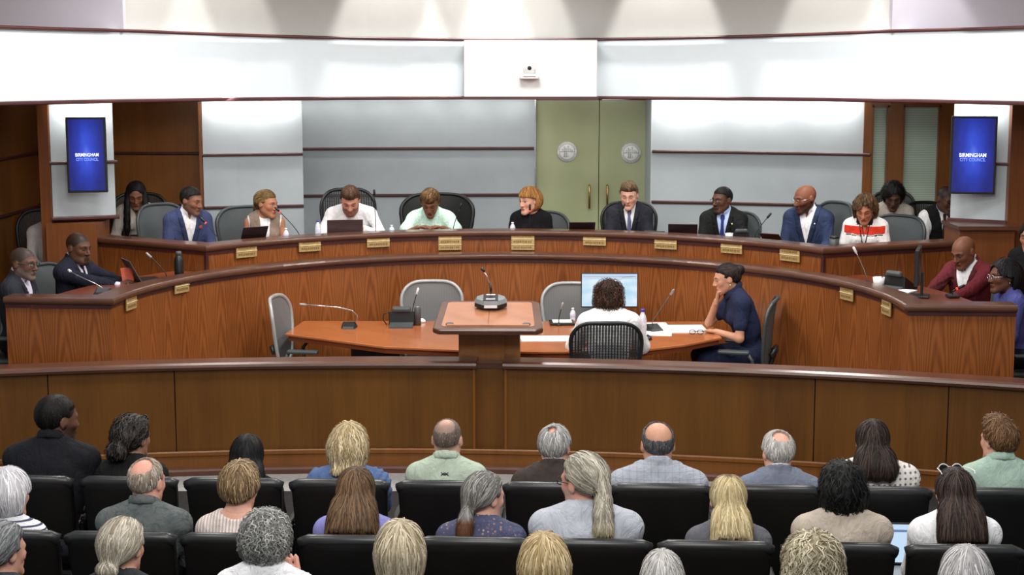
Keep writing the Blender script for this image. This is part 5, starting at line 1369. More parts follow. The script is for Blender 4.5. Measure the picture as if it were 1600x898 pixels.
def make_chair(fm, mm, label):
    t = empty('office_chair', (0, 0, 0), 0, label, 'chair')
    n = 48; loop = []
    def outline(a):
        c, s = math.cos(a), math.sin(a); p = 4.0
        u = (abs(c)**(2/p))*(1 if c >= 0 else -1); v = (abs(s)**(2/p))*(1 if s >= 0 else -1); return u, v*.5+.5
    loop = [backpt(*outline(2*PI*i/n)) for i in range(n)]
    MB().tube(loop, .0165, 8, True).build('back_frame', M[fm], t)
    mb = MB(); gu, gv = 14, 14; vs = []; fs = []; uvs = []
    for i in range(gu+1):
        for j in range(gv+1):
            x, y = -1+2*i/gu, -1+2*j/gv
            X, Y = x*math.sqrt(1-y*y/2), y*math.sqrt(1-x*x/2); l = math.hypot(X, Y)
            if l > 1e-6:
                u, v = outline(math.atan2(Y, X)); U, V = u*l, (v-.5)*2*l
            else: U, V = 0, 0
            vs.append(backpt(U, V*.5+.5))
    def uvof(k): p = vs[k]; return (p.x+.5, p.z)
    for i in range(gu):
        for j in range(gv):
            q = (i*(gv+1)+j, (i+1)*(gv+1)+j, (i+1)*(gv+1)+j+1, i*(gv+1)+j+1); fs.append(q); uvs.append([uvof(k) for k in q])
    mb.add(vs, fs, uvs, True).build('back_mesh', M[mm], t)
    MB().tube([(-.13, .30, .62), (-.09, .33, .66), (.09, .33, .66), (.13, .30, .62)], .022, 8).build('lumbar_pad', M['framedark'], t)
    MB().tube([(0, .10, .40), (0, .26, .44), (0, .30, .56), (0, .335, .66)], .022, 8).build('back_spine', M['framedark'], t)
    mb = MB(); mb.rbox((0, -.02, .435), (.50, .47, .05), .02); mb.build('seat_frame', M[fm], t)
    mb = MB(); mb.rbox((0, -.02, .462), (.45, .42, .012), .005); mb.build('seat_mesh', M['meshdark'] if mm != 'meshlight' else M['meshmid'], t)
    for sx in (-1, 1):
        a = MB(); a.tube([(sx*.22, .13, .42), (sx*.285, .15, .46), (sx*.295, .16, .60), (sx*.29, .12, .65)], .016, 8); ao = a.build('armrest', M['framedark' if fm == 'framedark' else 'framemid'], t)
        MB().rbox((sx*.285, .0, .665), (.08, .27, .03), .013).build('arm_pad', M['framemid' if fm != 'framedark' else 'framedark'], ao)
    MB().lathe([(0, .10), (.03, .10), (.03, .25), (.02, .26), (.02, .40), (.06, .41), (0, .42)]).build('column', M['framedark'], t)
    mb = MB()
    for i in range(5):
        a = 2*PI*i/5+.3; mb.tube([(0, 0, .13), (.15*math.cos(a), .15*math.sin(a), .11), (.30*math.cos(a), .30*math.sin(a), .075)], [.03, .022, .014], 8)
    b = mb.build('base', M['framedark'], t)
    for i in range(5):
        a = 2*PI*i/5+.3; R = Matrix.Rotation(a, 3, 'Z')@Matrix.Rotation(PI/2, 3, 'X')
        MB().lathe([(0, -.02), (.025, -.02), (.03, -.01), (.03, .01), (.025, .02), (0, .02)], (.305*math.cos(a), .305*math.sin(a), .03), 14, R).build('caster', M['framedark'], b)
    return t
CHAIRS = {}
CH_USED = set()
def chair(kind, x, y, z, rz, label, sz=1.0, group=None, sxy=1.0):
    if kind not in CHAIRS: CHAIRS[kind] = make_chair(*{'light': ('framelight', 'meshlight'), 'dark': ('framedark', 'meshdark'), 'mid': ('framemid', 'meshmid'), 'solid': ('framedark', 'blackfab')}[kind], label)
    c = CHAIRS[kind] if kind not in CH_USED else copy_tree(CHAIRS[kind])
    CH_USED.add(kind)
    c.location = (x, y, z); c.rotation_euler = (0, 0, rz); c.scale = (sxy, sxy, sz); c['label'] = label
    if group: c['group'] = group
    return c
GT = 'office chairs around the staff table'
chair('light', x_at(448, 13.2, .9)+.22, 13.15, 0, rad(82), 'gray mesh office chair at the left end of the table', 1.02, GT)
chair('light', x_at(676, 14.0, .9), 13.78, 0, rad(2), 'gray mesh office chair behind the table left of the lectern', 1.03, GT)
chair('light', x_at(893, 14.0, .9), 13.80, 0, rad(-2), 'gray mesh office chair behind the monitor', 1.01, GT)
chair('dark', x_at(947, 12.0, .9), 12.25, 0, rad(180), 'black mesh chair seen from behind, holding the curly-haired woman', 1.0, GT)
chair('mid', x_at(1150, 13.15, .6), 13.1, 0, rad(-104), 'dark gray mesh chair holding the woman in navy', 1.03, GT)
# ================================================================== auditorium seats
def make_seat(label):
    t = empty('auditorium_seat', (0, 0, 0), 0, label, 'seat')       # sitter looks to +y, back is at -y
    mb = MB(); nx, nz = 12, 12; vs = []
    def P(i, j, off):
        x = -1+2*i/nx; z = j/nz
        W = .262; zt = .83; zb = .34
        rx = W*(1-.07*(1-z)); cz = zb+(zt-zb)*z
        # rounded top corners
        if z > .8 and abs(x) > .8:
            pass
        y = -.20-.09*z+.035*(x*x)*-1*-1+off*1.0
        return Vector((x*rx, y, cz-(.018*max(0, abs(x)-.86)/.14*(z > .99)) + .010*math.cos(x*PI/2)*(z > .95)))
    for off in (-.03, .03):
        for i in range(nx+1):
            for j in range(nz+1): vs.append(P(i, j, off))
    N = (nx+1)*(nz+1); fs = []; I = lambda i, j: i*(nz+1)+j
    for i in range(nx):
        for j in range(nz):
            q = (I(i, j), I(i+1, j), I(i+1, j+1), I(i, j+1)); fs.append(q); fs.append(tuple(N+k for k in q[::-1]))
    for i in range(nx):
        for j in (0, nz): fs.append((I(i, j), I(i+1, j), N+I(i+1, j), N+I(i, j)))
    for j in range(nz):
        for i in (0, nx): fs.append((I(i, j), I(i, j+1), N+I(i, j+1), N+I(i, j)))
    mb.add(vs, fs); b = mb.build('backrest', M['blackfab'], t, .012)
    for p in b.data.polygons: p.use_smooth = True
    mb = MB(); mb.tube([tuple(P(i, nz, .0)+Vector((0, 0, .0))) for i in range(nx+1)], .031, 10); mb.build('top_edge', M['blackedge'], t)
    MB().rbox((0, .06, .255), (.47, .46, .09), .03).build('seat_cushion', M['blackfab'], t)
    for sx in (-1, 1):
        a = MB(); a.rbox((sx*.268, .05, .57), (.034, .34, .03), .012); a.rbox((sx*.268, .0, .29), (.026, .30, .56), .008); a.rbox((sx*.268, .0, .02), (.034, .36, .02), .006); a.build('armrest', M['blackfab'], t)
    mb = MB(); mb.box((0, .0, .19), (.52, .08, .05)); mb.build('cross_beam', M['black'], t)
    return t
ROW_Y = {1: 8.3, 2: 7.3, 3: 6.3}
def row_y(r, x): return ROW_Y[r]-.05*x
SEATS = {1: [-128, 36, 203, 369, 535, 702, 868, 1034, 1201, 1368, 1535], 2: [6, 191, 375, 560, 746, 932, 1118, 1306, 1494], 3: [-15, 201, 417, 633, 849, 1065, 1281, 1497]}
SEATLAB = {1: ['seat beyond the left edge', 'holding the man in the black shirt', 'holding the woman with the dark bun', 'holding the woman with straight black hair', 'holding the woman in the blue ruffled blouse', 'holding the man in the mint polo with a logo',
              'holding the man in the dark brown jacket', 'holding the man in the plaid blazer', 'holding the man in the blue-gray suit', 'holding the woman in the dotted white sweater', 'holding the young man in the mint polo'],
           2: ['holding the white-haired woman in stripes', 'holding the man in the gray denim shirt', 'holding the woman in the pink striped top', 'holding the woman with long brown hair', 'holding the woman in the floral top',
               'holding the man with the long gray ponytail', 'holding the woman with long blonde hair', 'holding the person in the beige sweatshirt', 'holding the woman with the laptop'],
           3: ['under the gray-haired person at the left edge', 'under the woman with the low gray bun', 'under the gray curly-haired person', 'under the woman with straight blonde-gray hair', 'under the blonde woman', 'under the small white head', 'under the curly blonde-gray woman', 'under the white-haired person at right']}
proto = make_seat('x'); first = True
for r in (1, 2, 3):
    for i, u in enumerate(SEATS[r]):
        if r == 1 and i == 0: continue
        Y = ROW_Y[r]; x = x_at(u, Y-.2, .8); y = row_y(r, x)
        s = proto if first else copy_tree(proto); first = False
        s.location = (x, y, 0); s.rotation_euler = (0, 0, rad(-3)); s['label'] = 'black auditorium seat '+SEATLAB[r][i]; s['group'] = 'black auditorium seats in the %s row' % {1: 'front', 2: 'second', 3: 'third'}[r]
# ================================================================== people
W_ = cm((236, 236, 238), fold=.6); LAV = cm((214, 210, 226)); LB = cm((178, 198, 232)); BLK = cm((20, 20, 22)); NAVY = cm((26, 28, 44)); CHAR = cm((40, 42, 50))
def H_(style, **k): return (style, k)
SH_DARK = ((16, 14, 14), (40, 34, 32))
def dais(u, v, Y, rz, chairkind, chairlab, **P):
    P.update(at=(u, v, Y), rz=rad(rz)); P.setdefault('zf', .62); P.setdefault('s', .955); P['hs'] = P.get('hs', 1.0)*1.12; P['zf'] = .40 if P['zf'] == .45 else P['zf']
    P.setdefault('deskz', ZU if P['zf'] > .5 else ZL)
    root, seat = person(P)
    if chairkind:
        a = P.get('chair_rz', rz); back = P.get('chair_back', 0)
        chair(chairkind, root.location.x-math.sin(rad(a))*back, root.location.y+math.cos(rad(a))*back, P['zf'], rad(a), chairlab, max(.3, (seat-.012)/.468)*P.get('chair_h', 1), 'office chairs behind the council dais', P.get('chair_w', 1.0))
    return root
dais(298, 292, 14.6, 28, 'mid', 'gray mesh chair holding the man in the blue blazer', chair_rz=48, chair_back=.12, label='person in a blue blazer and open white shirt at the upper dais, looking right', skin=(150, 104, 80), hairc=((22, 20, 20), (58, 52, 50)),
     buzz=((30, 26, 25), .6, None), head=(38, 14, 0), lean=8, w=1.06, arms='lap', beard=((70, 62, 60), .6), outfit=dict(kind='suit', base=(62, 72, 108), shirt=W_, open=True), hair=H_('short', t=.010, front=.075, n=160, slen=.03, lift=.003), pocket=(.09, -.12, 'redcard'))
dais(416, 297, 15.0, 12, 'mid', 'large gray mesh chair behind the woman in the taupe vest', chair_rz=30, chair_back=.12, chair_w=1.2, chair_h=1.08, label='person with braided blonde hair in a taupe vest over a white top', skin=(186, 128, 98), fem=True,
     hairc=((104, 80, 48), (170, 140, 92)), brow=(70, 46, 30), head=(52, 10, 0), lean=8, arms='lap', outfit=dict(kind='vest', mat=cm((140, 122, 108)), shirt=W_, bare=True, vw=.05, vd=.5), hair=H_('ponytail', t=.013, front=.074, tie=(0, .10, -.03), pr=.024, len=.13, n=260, slen=.14, sw=.005, wave=.25, wfreq=120), eyes='open')
dais(547, 293, 15.2, 3, 'dark', 'dark chair behind the bearded man in the white shirt', chair_rz=15, label='person with brown beard in a white button shirt, bent over a brown laptop', skin=(206, 146, 124), hairc=((70, 48, 36), (120, 86, 62)),
     head=(0, 34, 0), lean=26, w=1.22, girth=1.15, hs=1.05, arms='desk', beard=((74, 48, 38), .9), fat=.004, outfit=dict(kind='shirt', mat=W_, collar=True, long=True), hair=H_('short', t=.016, front=.066, topv=.012, n=200, slen=.04, lift=.004))
dais(672, 298, 15.35, 0, 'solid', 'high-backed black chair behind the woman in the mint blouse', chair_rz=-4, chair_back=.08, chair_w=1.35, chair_h=1.1, label='person in a mint blouse with puffed sleeves looking down, short highlighted hair', skin=(122, 80, 58), fem=True, hairc=((40, 28, 24), (156, 118, 72)),
     head=(-4, 32, 0), lean=18, w=.95, arms='desk', puff=.012, outfit=dict(kind='shirt', mat=cm((190, 226, 208), (214, 240, 228), 'print', 55), collar=True, long=False), hair=H_('short', t=.022, front=.048, topv=.016, n=260, slen=.08, lift=.006, comb=(-.8, -.5, 0)))
dais(827, 293, 15.45, -4, 'mid', 'gray chair to the right behind the red-haired woman', chair_rz=-14, chair_back=.06, chair_w=1.12, label='person with short strawberry blonde hair in a black top, looking left', skin=(226, 172, 146), fem=True,
     hairc=((150, 96, 44), (226, 168, 104)), brow=(150, 100, 64), head=(-42, 8, 0), lean=10, arms='lap', eyes='open', lips=(190, 70, 66), outfit=dict(kind='shirt', mat=BLK, long=True, scoop=.085), hair=H_('bob', fringe=True, t=.022, len=.085, w=.100, n=300, slen=.12, lift=.008, facey=.0, noise=.003))
dais(983, 285, 15.45, -4, 'dark', 'black chair behind the man in the dark suit with gray-blue tie', label='person in a charcoal suit, white shirt and gray-blue tie before the glass doors', skin=(222, 172, 148), hairc=((92, 68, 48), (156, 126, 98)), head=(-8, 16, 0), lean=4, w=1.06, arms='lap', neck=1.0,
     outfit=dict(kind='suit', base=(40, 42, 50), shirt=W_, tie=cm((98, 104, 140)), vw=.06), hair=H_('short', t=.013, front=.066, topv=.012, n=200, slen=.045, comb=(.7, 0, 0)))
dais(1129, 291, 15.15, -16, 'mid', 'gray chair behind the man in the black suit and glasses', chair_rz=-30, label='person in a black suit, light blue shirt and blue tie with glasses, looking left', skin=(98, 66, 50), hairc=SH_DARK, buzz=((28, 24, 23), .6, None), head=(-34, 6, 0), lean=2, w=1.08, arms='lap', glasses='black', eyes='open',
     goatee=((30, 22, 20), .7), outfit=dict(kind='suit', base=(26, 28, 28), shirt=LB, tie=cm((44, 54, 112)), vw=.066), hair=H_('short', t=.008, front=.066, n=120, slen=.015, lift=.002), pin=(.10, -.10, 'platelite'))
dais(1259, 288, 14.65, -26, 'mid', 'gray chair behind the bald man in the blue jacket', chair_rz=-62, chair_back=.02, label='bald bearded person in a blue jacket and white framed glasses, looking left', skin=(132, 82, 60), hairc=SH_DARK, head=(-40, 14, 0), lean=6, w=1.12, girth=1.1, arms='lap', glasses='silver',
     beard=((26, 18, 16), .95), hs=1.04, outfit=dict(kind='suit', base=(44, 55, 84), shirt=W_, open=True, vw=.075), pin=(.09, -.10, 'wplastic'))
dais(1352, 306, 14.45, -20, 'mid', 'gray chair to the right behind the woman in white and red', chair_rz=-48, chair_back=.22, chair_w=1.1, label='person with wavy brown hair in a white top with a red chest band', skin=(190, 130, 98), fem=True, hairc=((56, 40, 28), (158, 122, 84)), head=(0, 28, 0), lean=10, arms='lap',
     lanyard='black', outfit=dict(kind='polo', mat=cm((240, 238, 236)), collar=False, bands=(('red_band', -.125, -.045, cm((214, 58, 38))), ('black_stripe', -.140, -.125, BLK), ('dark_yoke', -.035, .08, cm((36, 28, 34)))), vneck=(.03, .12)), hair=H_('bob', t=.022, len=.125, w=.108, n=300, slen=.15, lift=.008, wave=.35, facey=.01, noise=.009))
# ---------------- lower side seats
dais(121, 362, 12.95, 72, 'mid', 'gray chair holding the man in the navy suit', zf=.45, label='person in a navy suit holding an orange-red card at the lower left dais', skin=(98, 66, 50), hairc=SH_DARK, buzz=((20, 16, 15), .8, None), head=(-8, 10, 0), lean=-2, w=1.12, girth=1.1, hs=1.02, fat=.004,
     goatee=((40, 32, 30), .7), outfit=dict(kind='suit', base=(28, 30, 44), shirt=LAV, tie=cm((40, 40, 60)), vw=.066), pocket=(.09, -.12, 'textpink'),
     armR=dict(w=lambda H, R, s: H+V3(-.05, -.47, -.31), hand='grip', dir=(.3, -.8, .25), up=(-.7, 0, .7)), armL=dict(w=lambda H, R, s: H+V3(.07, -.45, -.32), hand='grip', dir=(-.35, -.8, .2), up=(.7, 0, .7))) if not M.setdefault('textpink', m_plain('pink_cloth', (214, 150, 150), .8)) is None else 0
dais(35, 385, 12.12, 84, 'mid', 'gray chair at the left edge holding the gray-bearded man', zf=.45, label='gray-bearded person with glasses in a dark suit at the far left', skin=(108, 76, 62), hairc=((40, 38, 38), (70, 68, 66)), buzz=((44, 42, 42), .8, None), head=(-10, 8, 0), lean=0, w=1.05, arms='lap', glasses='black', eyes='open',
     beard=((120, 114, 110), .55), outfit=dict(kind='suit', base=(40, 42, 50), shirt=LAV, open=True))
dais(1507, 370, 12.95, -50, 'mid', 'gray chair holding the man in the maroon jacket', zf=.45, label='bald person in a maroon jacket and white shirt looking down', skin=(120, 78, 58), hairc=SH_DARK, head=(-8, 26, 0), lean=4, w=1.12, girth=1.1, hs=1.03, outfit=dict(kind='suit', base=(92, 30, 38), shirt=W_, open=True, vw=.085),
     armR=dict(w=lambda H, R, s: H+V3(-.08, -.40, -.36), hand='relax'), armL=dict(w=lambda H, R, s: H+V3(.14, -.40, -.37), hand='relax'))
dais(1570, 405, 11.98, -86, 'mid', 'gray chair at the right edge holding the woman in blue', zf=.45, label='person with dark braids in a blue-violet top at the lower right dais', skin=(104, 66, 48), fem=True, hairc=((20, 18, 20), (46, 44, 48)), head=(4, 4, 0), lean=6, earring='silver', eyes='open', glasses='silver',
     outfit=dict(kind='shirt', mat=cm((72, 76, 134)), long=True), arms='lap', hair=H_('bob', t=.02, len=.12, w=.106, n=320, slen=.17, sw=.006, lift=.010, wave=.5, wfreq=160, facey=-.03, jit=.08))
# ---------------- staff table
person(dict(at=(951, 440, 12.30), rz=rad(180), zf=0, label='person with dark curly hair in white, seen from behind at the staff table', skin=(150, 100, 74), fem=True, hairc=((34, 22, 18), (92, 62, 46)), head=(0, 12, 0), lean=10, w=1.08, arms=dict(w=(0, 0, 0)) if False else 'lap',
     armL=dict(w=(.16, -.44, .29), hand='relax'), armR=dict(w=(-.16, -.44, .29), hand='relax'), sleeve=.95, outfit=dict(kind='tee', mat=W_, infl=.02), hair=H_('curly', w=.112, len=.085, amp=.009, n=560, slen=.12, sw=.0045, lift=.024, wave=1.2, wfreq=190, jit=.3)))
person(dict(at=(1136, 412, 13.1), rz=rad(-84), zf=0, s=1.05, label='person in a navy dress with hair in a bun, chin on one hand', skin=(206, 152, 124), fem=True, hairc=((26, 22, 22), (72, 60, 56)), head=(-4, 14, 0), lean=15, armk=.95, earring='platelite', neck=.85,
     armR=dict(w=lambda H, R, s: H+R@V3(-.005, -.125, -.165), hand='fist', dir=(.15, .1, 1), up=(-.2, -1, 0), pole=(-.2, -.7, -1)), armL=dict(w=lambda H, R, s: V3(.02, -.34, H[2]-.455), hand='relax', dir=(-.7, -.5, 0), up=(0, 0, 1), pole=(.8, .5, -.6)), sleeve=.62,
     outfit=dict(kind='tee', mat=cm((34, 40, 66)), name='dress', collar=True, trousers=cm((30, 36, 60))), hair=H_('bun', t=.013, front=.074, tie=(0, .10, .045), bun=(.043, .04, .043), n=260, slen=.13, lift=.003, wave=.04)))
# ---------------- staff and onlookers behind the dais
dais(212, 285, 15.25, 10, 'dark', 'dark chair against the wood wall holding the woman with the phone', label='person with long black hair in a cream blouse looking down at a phone', skin=(134, 88, 66), fem=True, hairc=((14, 12, 13), (46, 40, 42)), head=(2, 24, 0), lean=12, outfit=dict(kind='shirt', mat=cm((206, 198, 188)), long=True, collar=True, vneck=(.03, .10)),
     armR=dict(w=(-.05, -.30, .20), hand='grip', dir=(.5, -.6, .4), up=(-.5, -.3, .6)), armL=dict(w=(.09, -.30, .2), hand='relax', dir=(-.6, -.5, .1)), hair=H_('long', len=.26, w=.09, frontlocks=.36, n=520, slen=.34, steps=14, lift=.005, long=True, wave=.03))
a = at_y(208, 366, 14.9); slab('smartphone', (-3.72, 14.93, 1.36), (.075, .01, .14), 0, -50, 'black', 'smartphone held by the woman with long black hair', 'phone')
dais(80, 312, 14.95, 25, 'dark', 'chair behind the wooden post at left', label='person in a white shirt mostly hidden by the wooden post at left', skin=(110, 72, 54), hairc=SH_DARK, head=(10, 10, 0), arms='lap', w=1.05, outfit=dict(kind='shirt', mat=cm((222, 220, 220)), long=True, collar=True), hair=H_('short', n=60, slen=.02), zf=.45, hb=.013)
dais(1396, 287, 15.15, -14, 'dark', 'chair in front of the wooden door at right', chair_w=.82, label='person with black tousled hair in a beige shirt looking down before the wooden door', skin=(86, 58, 46), fem=True, hairc=((14, 13, 12), (42, 38, 34)), head=(4, 30, 0), lean=14, outfit=dict(kind='shirt', mat=cm((176, 166, 154)), long=True, collar=True), arms='lap',
     hair=H_('bob', t=.024, len=.075, w=.104, n=300, slen=.10, lift=.014, wave=.7, jit=.4, noise=.005))
dais(1479, 291, 14.95, 12, 'dark', 'chair behind the right column', chair_w=.82, label='person in a black vest over a white shirt half hidden behind the right column', skin=(88, 60, 48), hairc=SH_DARK, head=(14, 22, 0), lean=10, buzz=((20, 17, 16), .8, None), outfit=dict(kind='vest', mat=BLK, shirt=W_, long=True, collar=True, tie=cm((60, 40, 40))),
     armR=dict(w=(-.06, -.34, .18), hand='relax', dir=(.5, -.7, 0)), armL=dict(w=(.10, -.34, .2), hand='relax', dir=(-.5, -.7, 0)))
dais(1612, 345, 13.2, -40, None, None, label='person in black at the right edge, mostly outside the frame', skin=(170, 120, 96), fem=True, hairc=SH_DARK, head=(0, 10, 0), zf=.45, outfit=dict(kind='tee', mat=BLK), arms='lap', hair=H_('bob', n=100), hb=.013)
# ================================================================== the audience
def aud(row, u, v, yaw=0, pitch=6, roll=0, seat_u=None, **P):
    x0 = x_at(u, ROW_Y[row], 1.1); Y = row_y(row, x0)+P.pop('dy', 0)
    P.update(at=(u, v, Y), rz=rad(177), zf=0, head=(yaw, pitch, roll)); P.setdefault('curl', 14); P.setdefault('lean', -6); P.setdefault('s', .925); P['hs'] = P.get('hs', 1.03)*1.05; P.setdefault('hb', .0105); P['clampy'] = .165
    P.setdefault('hh', .0066)
    return person(P)
LT = (222, 168, 144)
aud(1, 87, 616, -38, 8, label='person in a black shirt with close-cropped black hair and beard, front row', skin=(104, 70, 54), hairc=SH_DARK, buzz=((18, 16, 16), .95, None), beard=((20, 17, 16), .9), w=1.22, girth=1.15, s=1.02, hs=1.1, lean=0, outfit=dict(kind='shirt', mat=cm((24, 25, 30)), long=True, collar=True), hair=H_('short', t=.009, n=160, slen=.015, lift=.002, front=.06))
aud(1, 206, 650, -22, 4, label='person with dark gathered curls and sunglasses on the head, in a black top', skin=(150, 110, 90), fem=True, w=.97, hairc=((20, 18, 18), (84, 78, 74)), glasses='black', glasses_on_head=True, outfit=dict(kind='shirt', mat=cm((26, 25, 25)), long=True), hs=1.06,
    hair=H_('bun', t=.024, tie=(.01, .10, -.05), bun=(.06, .05, .05), n=420, slen=.13, lift=.012, wave=.6, wfreq=150, noise=.006))
aud(1, 386, 678, 4, 8, label='person with straight black shoulder-length hair in a black top in the front row', skin=(120, 84, 66), fem=True, hairc=((8, 8, 9), (34, 34, 36)), outfit=dict(kind='shirt', mat=cm((22, 20, 20)), long=True), hair=H_('long', len=.17, w=.098, flare=.3, n=520, slen=.26, steps=12, lift=.004, long=True, wave=.03))
aud(1, 545, 663, -3, 10, label='person with a blonde bob in a blue blouse with ruffled shoulders', skin=LT, fem=True, w=1.0, hairc=((170, 144, 98), (240, 226, 190)), puff=.022, outfit=dict(kind='tee', mat=cm((82, 104, 146)), frill=True), hs=1.06, hair=H_('bob', t=.026, len=.12, w=.108, n=520, slen=.15, lift=.008, wave=.3, facey=-.01, flip=True, noise=.003))
aud(1, 699, 652, -8, 6, label='person with close-cropped gray hair in a mint polo with a small dark logo', skin=(206, 160, 140), hairc=((110, 96, 86), (150, 138, 128)), buzz=((122, 106, 96), .72, .10), w=1.05, logo=True, outfit=dict(kind='polo', mat=cm((172, 186, 168)), collar=True), hair=H_('ring', t=.0035, ring=.13, bald=.055, n=200, slen=.012, lift=.001))
aud(1, 867, 664, -14, 8, label='person with white-gray hair in a dark brown jacket in the front row', skin=LT, hairc=((150, 148, 144), (222, 222, 220)), pink=True, w=1.08, outfit=dict(kind='suit', mat=cm((62, 54, 50)), shirt=W_), hair=H_('ring', t=.017, bald=.036, n=340, slen=.06, lift=.005, nape=-.01))
aud(1, 1028, 658, 6, 10, label='balding person with dark gray sides in a light gray plaid blazer', skin=(206, 154, 128), hairc=((70, 70, 70), (130, 130, 132)), w=1.22, girth=1.1, s=1.0, outfit=dict(kind='suit', mat=cm((164, 168, 178), (140, 146, 160), 'plaid', 26), shirt=LB), hair=H_('ring', t=.010, bald=.078, n=260, slen=.03, lift=.003))
aud(1, 1216, 673, 14, 10, label='person with white hair around a pink bald spot in a blue-gray suit', skin=(226, 172, 150), hairc=((180, 176, 170), (236, 234, 230)), pink=True, w=1.12, outfit=dict(kind='suit', mat=cm((112, 118, 134)), shirt=W_), hair=H_('ring', t=.015, bald=.05, n=320, slen=.05, lift=.004, nape=-.01))
aud(1, 1364, 654, -4, 4, label='person with dark brown shoulder-length hair in a white dotted knit sweater', skin=LT, fem=True, w=1.22, girth=1.25, hairc=((28, 22, 20), (74, 60, 52)), outfit=dict(kind='shirt', mat=cm((226, 222, 216), (120, 116, 112), 'dots', 34), long=True, infl=.018), hair=H_('long', len=.10, w=.085, flare=.3, n=460, slen=.24, steps=12, lift=.006, long=True, wave=.12))
aud(1, 1562, 653, 26, 4, label='person with short tousled brown hair in a mint polo, front row right', skin=(214, 160, 138), w=1.05, hairc=((84, 58, 38), (146, 110, 78)), outfit=dict(kind='polo', mat=cm((156, 178, 164)), collar=True), hair=H_('short', t=.02, topv=.022, n=420, slen=.05, lift=.008, jit=.4, crown=(.01, .06, .10)))
aud(2, 12, 733, -20, 6, label='person with a smooth white bob in a white and navy striped top', skin=LT, fem=True, hairc=((200, 198, 204), (250, 250, 252)), hs=1.06, outfit=dict(kind='tee', mat=cm((226, 226, 230), (66, 70, 96), 'hstripe', 40)), sleeve=1.0, hair=H_('bob', t=.026, len=.098, w=.106, n=480, slen=.16, lift=.004, wave=.03, facey=-.01))
aud(2, 228, 715, -16, 8, label='person with a pink bald crown in a gray denim shirt, second row', skin=(222, 164, 144), hairc=((150, 134, 116), (206, 196, 184)), pink=True, w=1.15, outfit=dict(kind='shirt', mat=cm((92, 98, 98), (82, 88, 90), 'print', 30), collar=True, long=True), hair=H_('ring', t=.010, bald=.058, n=340, slen=.035, lift=.003))
aud(2, 374, 726, -10, 10, label='person with short light brown hair in a pink and white striped top', skin=(222, 168, 146), fem=True, hairc=((112, 88, 62), (190, 164, 126)), outfit=dict(kind='tee', mat=cm((224, 214, 206), (186, 168, 164), 'vstripe', 60), scoop=.085), hair=H_('short', t=.026, topv=.016, n=460, slen=.09, lift=.008, wave=.2, nape=-.03, crown=(0, .06, .10)))
aud(2, 556, 728, 4, 6, label='person with long brown hair in a periwinkle top in the second row', skin=LT, fem=True, hairc=((70, 52, 38), (136, 106, 78)), outfit=dict(kind='tee', mat=cm((132, 132, 192))), hair=H_('long', len=.30, w=.098, flare=.55, n=620, slen=.36, steps=16, lift=.006, long=True, wave=.10, lr=.05))
aud(2, 757, 738, -42, 8, label='person with gray hair in a low brown ponytail and a floral top', skin=(222, 172, 152), fem=True, w=1.02, hairc=((96, 94, 90), (176, 174, 170)), outfit=dict(kind='tee', mat=cm((74, 78, 104), None, 'floral', 60)), sleeve=.8, hair=H_('ponytail', t=.018, tie=(.01, .10, -.07), pr=.034, len=.13, n=460, slen=.16, lift=.004, wave=.05, tips=(96, 62, 42), tipz=(-.075, -.11)))
aud(2, 912, 708, 44, 6, label='person with a long gray-blond ponytail and glasses in a light gray t-shirt, looking left', skin=(218, 160, 140), w=1.2, girth=1.15, s=1.02, hs=1.08, hairc=((128, 122, 110), (204, 198, 180)), glasses='black', hairtie=(0, .122, -.02), outfit=dict(kind='tee', mat=cm((176, 180, 190)), infl=.018), beard=((170, 160, 150), .5),
    hair=H_('ponytail', t=.016, tie=(0, .112, -.02), pr=.036, len=.30, n=560, slen=.30, steps=14, lift=.005, wave=.12, tips=(206, 190, 140), tipz=(-.12, -.26), swing=(.0, .1, 0)))
aud(2, 1138, 742, 6, 8, label='person with long straight blonde hair in a dark gray top in the second row', skin=LT, fem=True, hairc=((164, 142, 98), (232, 216, 172)), outfit=dict(kind='tee', mat=cm((96, 96, 102))), hair=H_('long', len=.22, w=.072, flare=.12, n=620, slen=.36, steps=16, lift=.006, long=True, wave=.14, root=(98, 78, 56), crown=(0, .02, .115)))
aud(2, 1316, 725, 4, 6, label='person with chin-length black wavy hair in a beige sweatshirt in the second row', skin=(190, 140, 116), w=1.12, hairc=((10, 10, 10), (46, 46, 46)), outfit=dict(kind='shirt', mat=cm((178, 166, 152)), long=True, infl=.02), hair=H_('bob', t=.03, len=.115, w=.112, n=460, slen=.13, lift=.012, wave=.55, facey=-.01, noise=.006))
aud(2, 1492, 729, 6, 4, label='person with long dark brown hair and white-framed glasses on the head, in white', skin=LT, fem=True, w=.98, hairc=((30, 22, 20), (84, 68, 60)), glasses='wplastic', glasses_on_head=True, outfit=dict(kind='shirt', mat=W_, long=True, infl=.02), hair=H_('long', len=.17, w=.088, flare=.25, n=560, slen=.30, steps=14, lift=.006, long=True, wave=.08))
aud(3, 2, 818, -30, 4, label='person with dark gray hair pulled back at the bottom left corner', skin=(206, 156, 136), fem=True, hairc=((78, 80, 82), (160, 162, 164)), outfit=dict(kind='tee', mat=cm((60, 62, 70))), hair=H_('updo', t=.024, tie=(0, .10, -.04), n=460, slen=.14, lift=.004, wave=.05))
aud(3, 190, 812, -14, 6, label='person with gray-blonde hair in a low twisted bun in the third row', skin=(214, 160, 138), fem=True, hairc=((150, 138, 116), (216, 210, 196)), outfit=dict(kind='tee', mat=cm((50, 52, 56))), hair=H_('bun', t=.024, tie=(0, .105, -.07), bun=(.05, .036, .036), n=560, slen=.17, lift=.004, wave=.04))
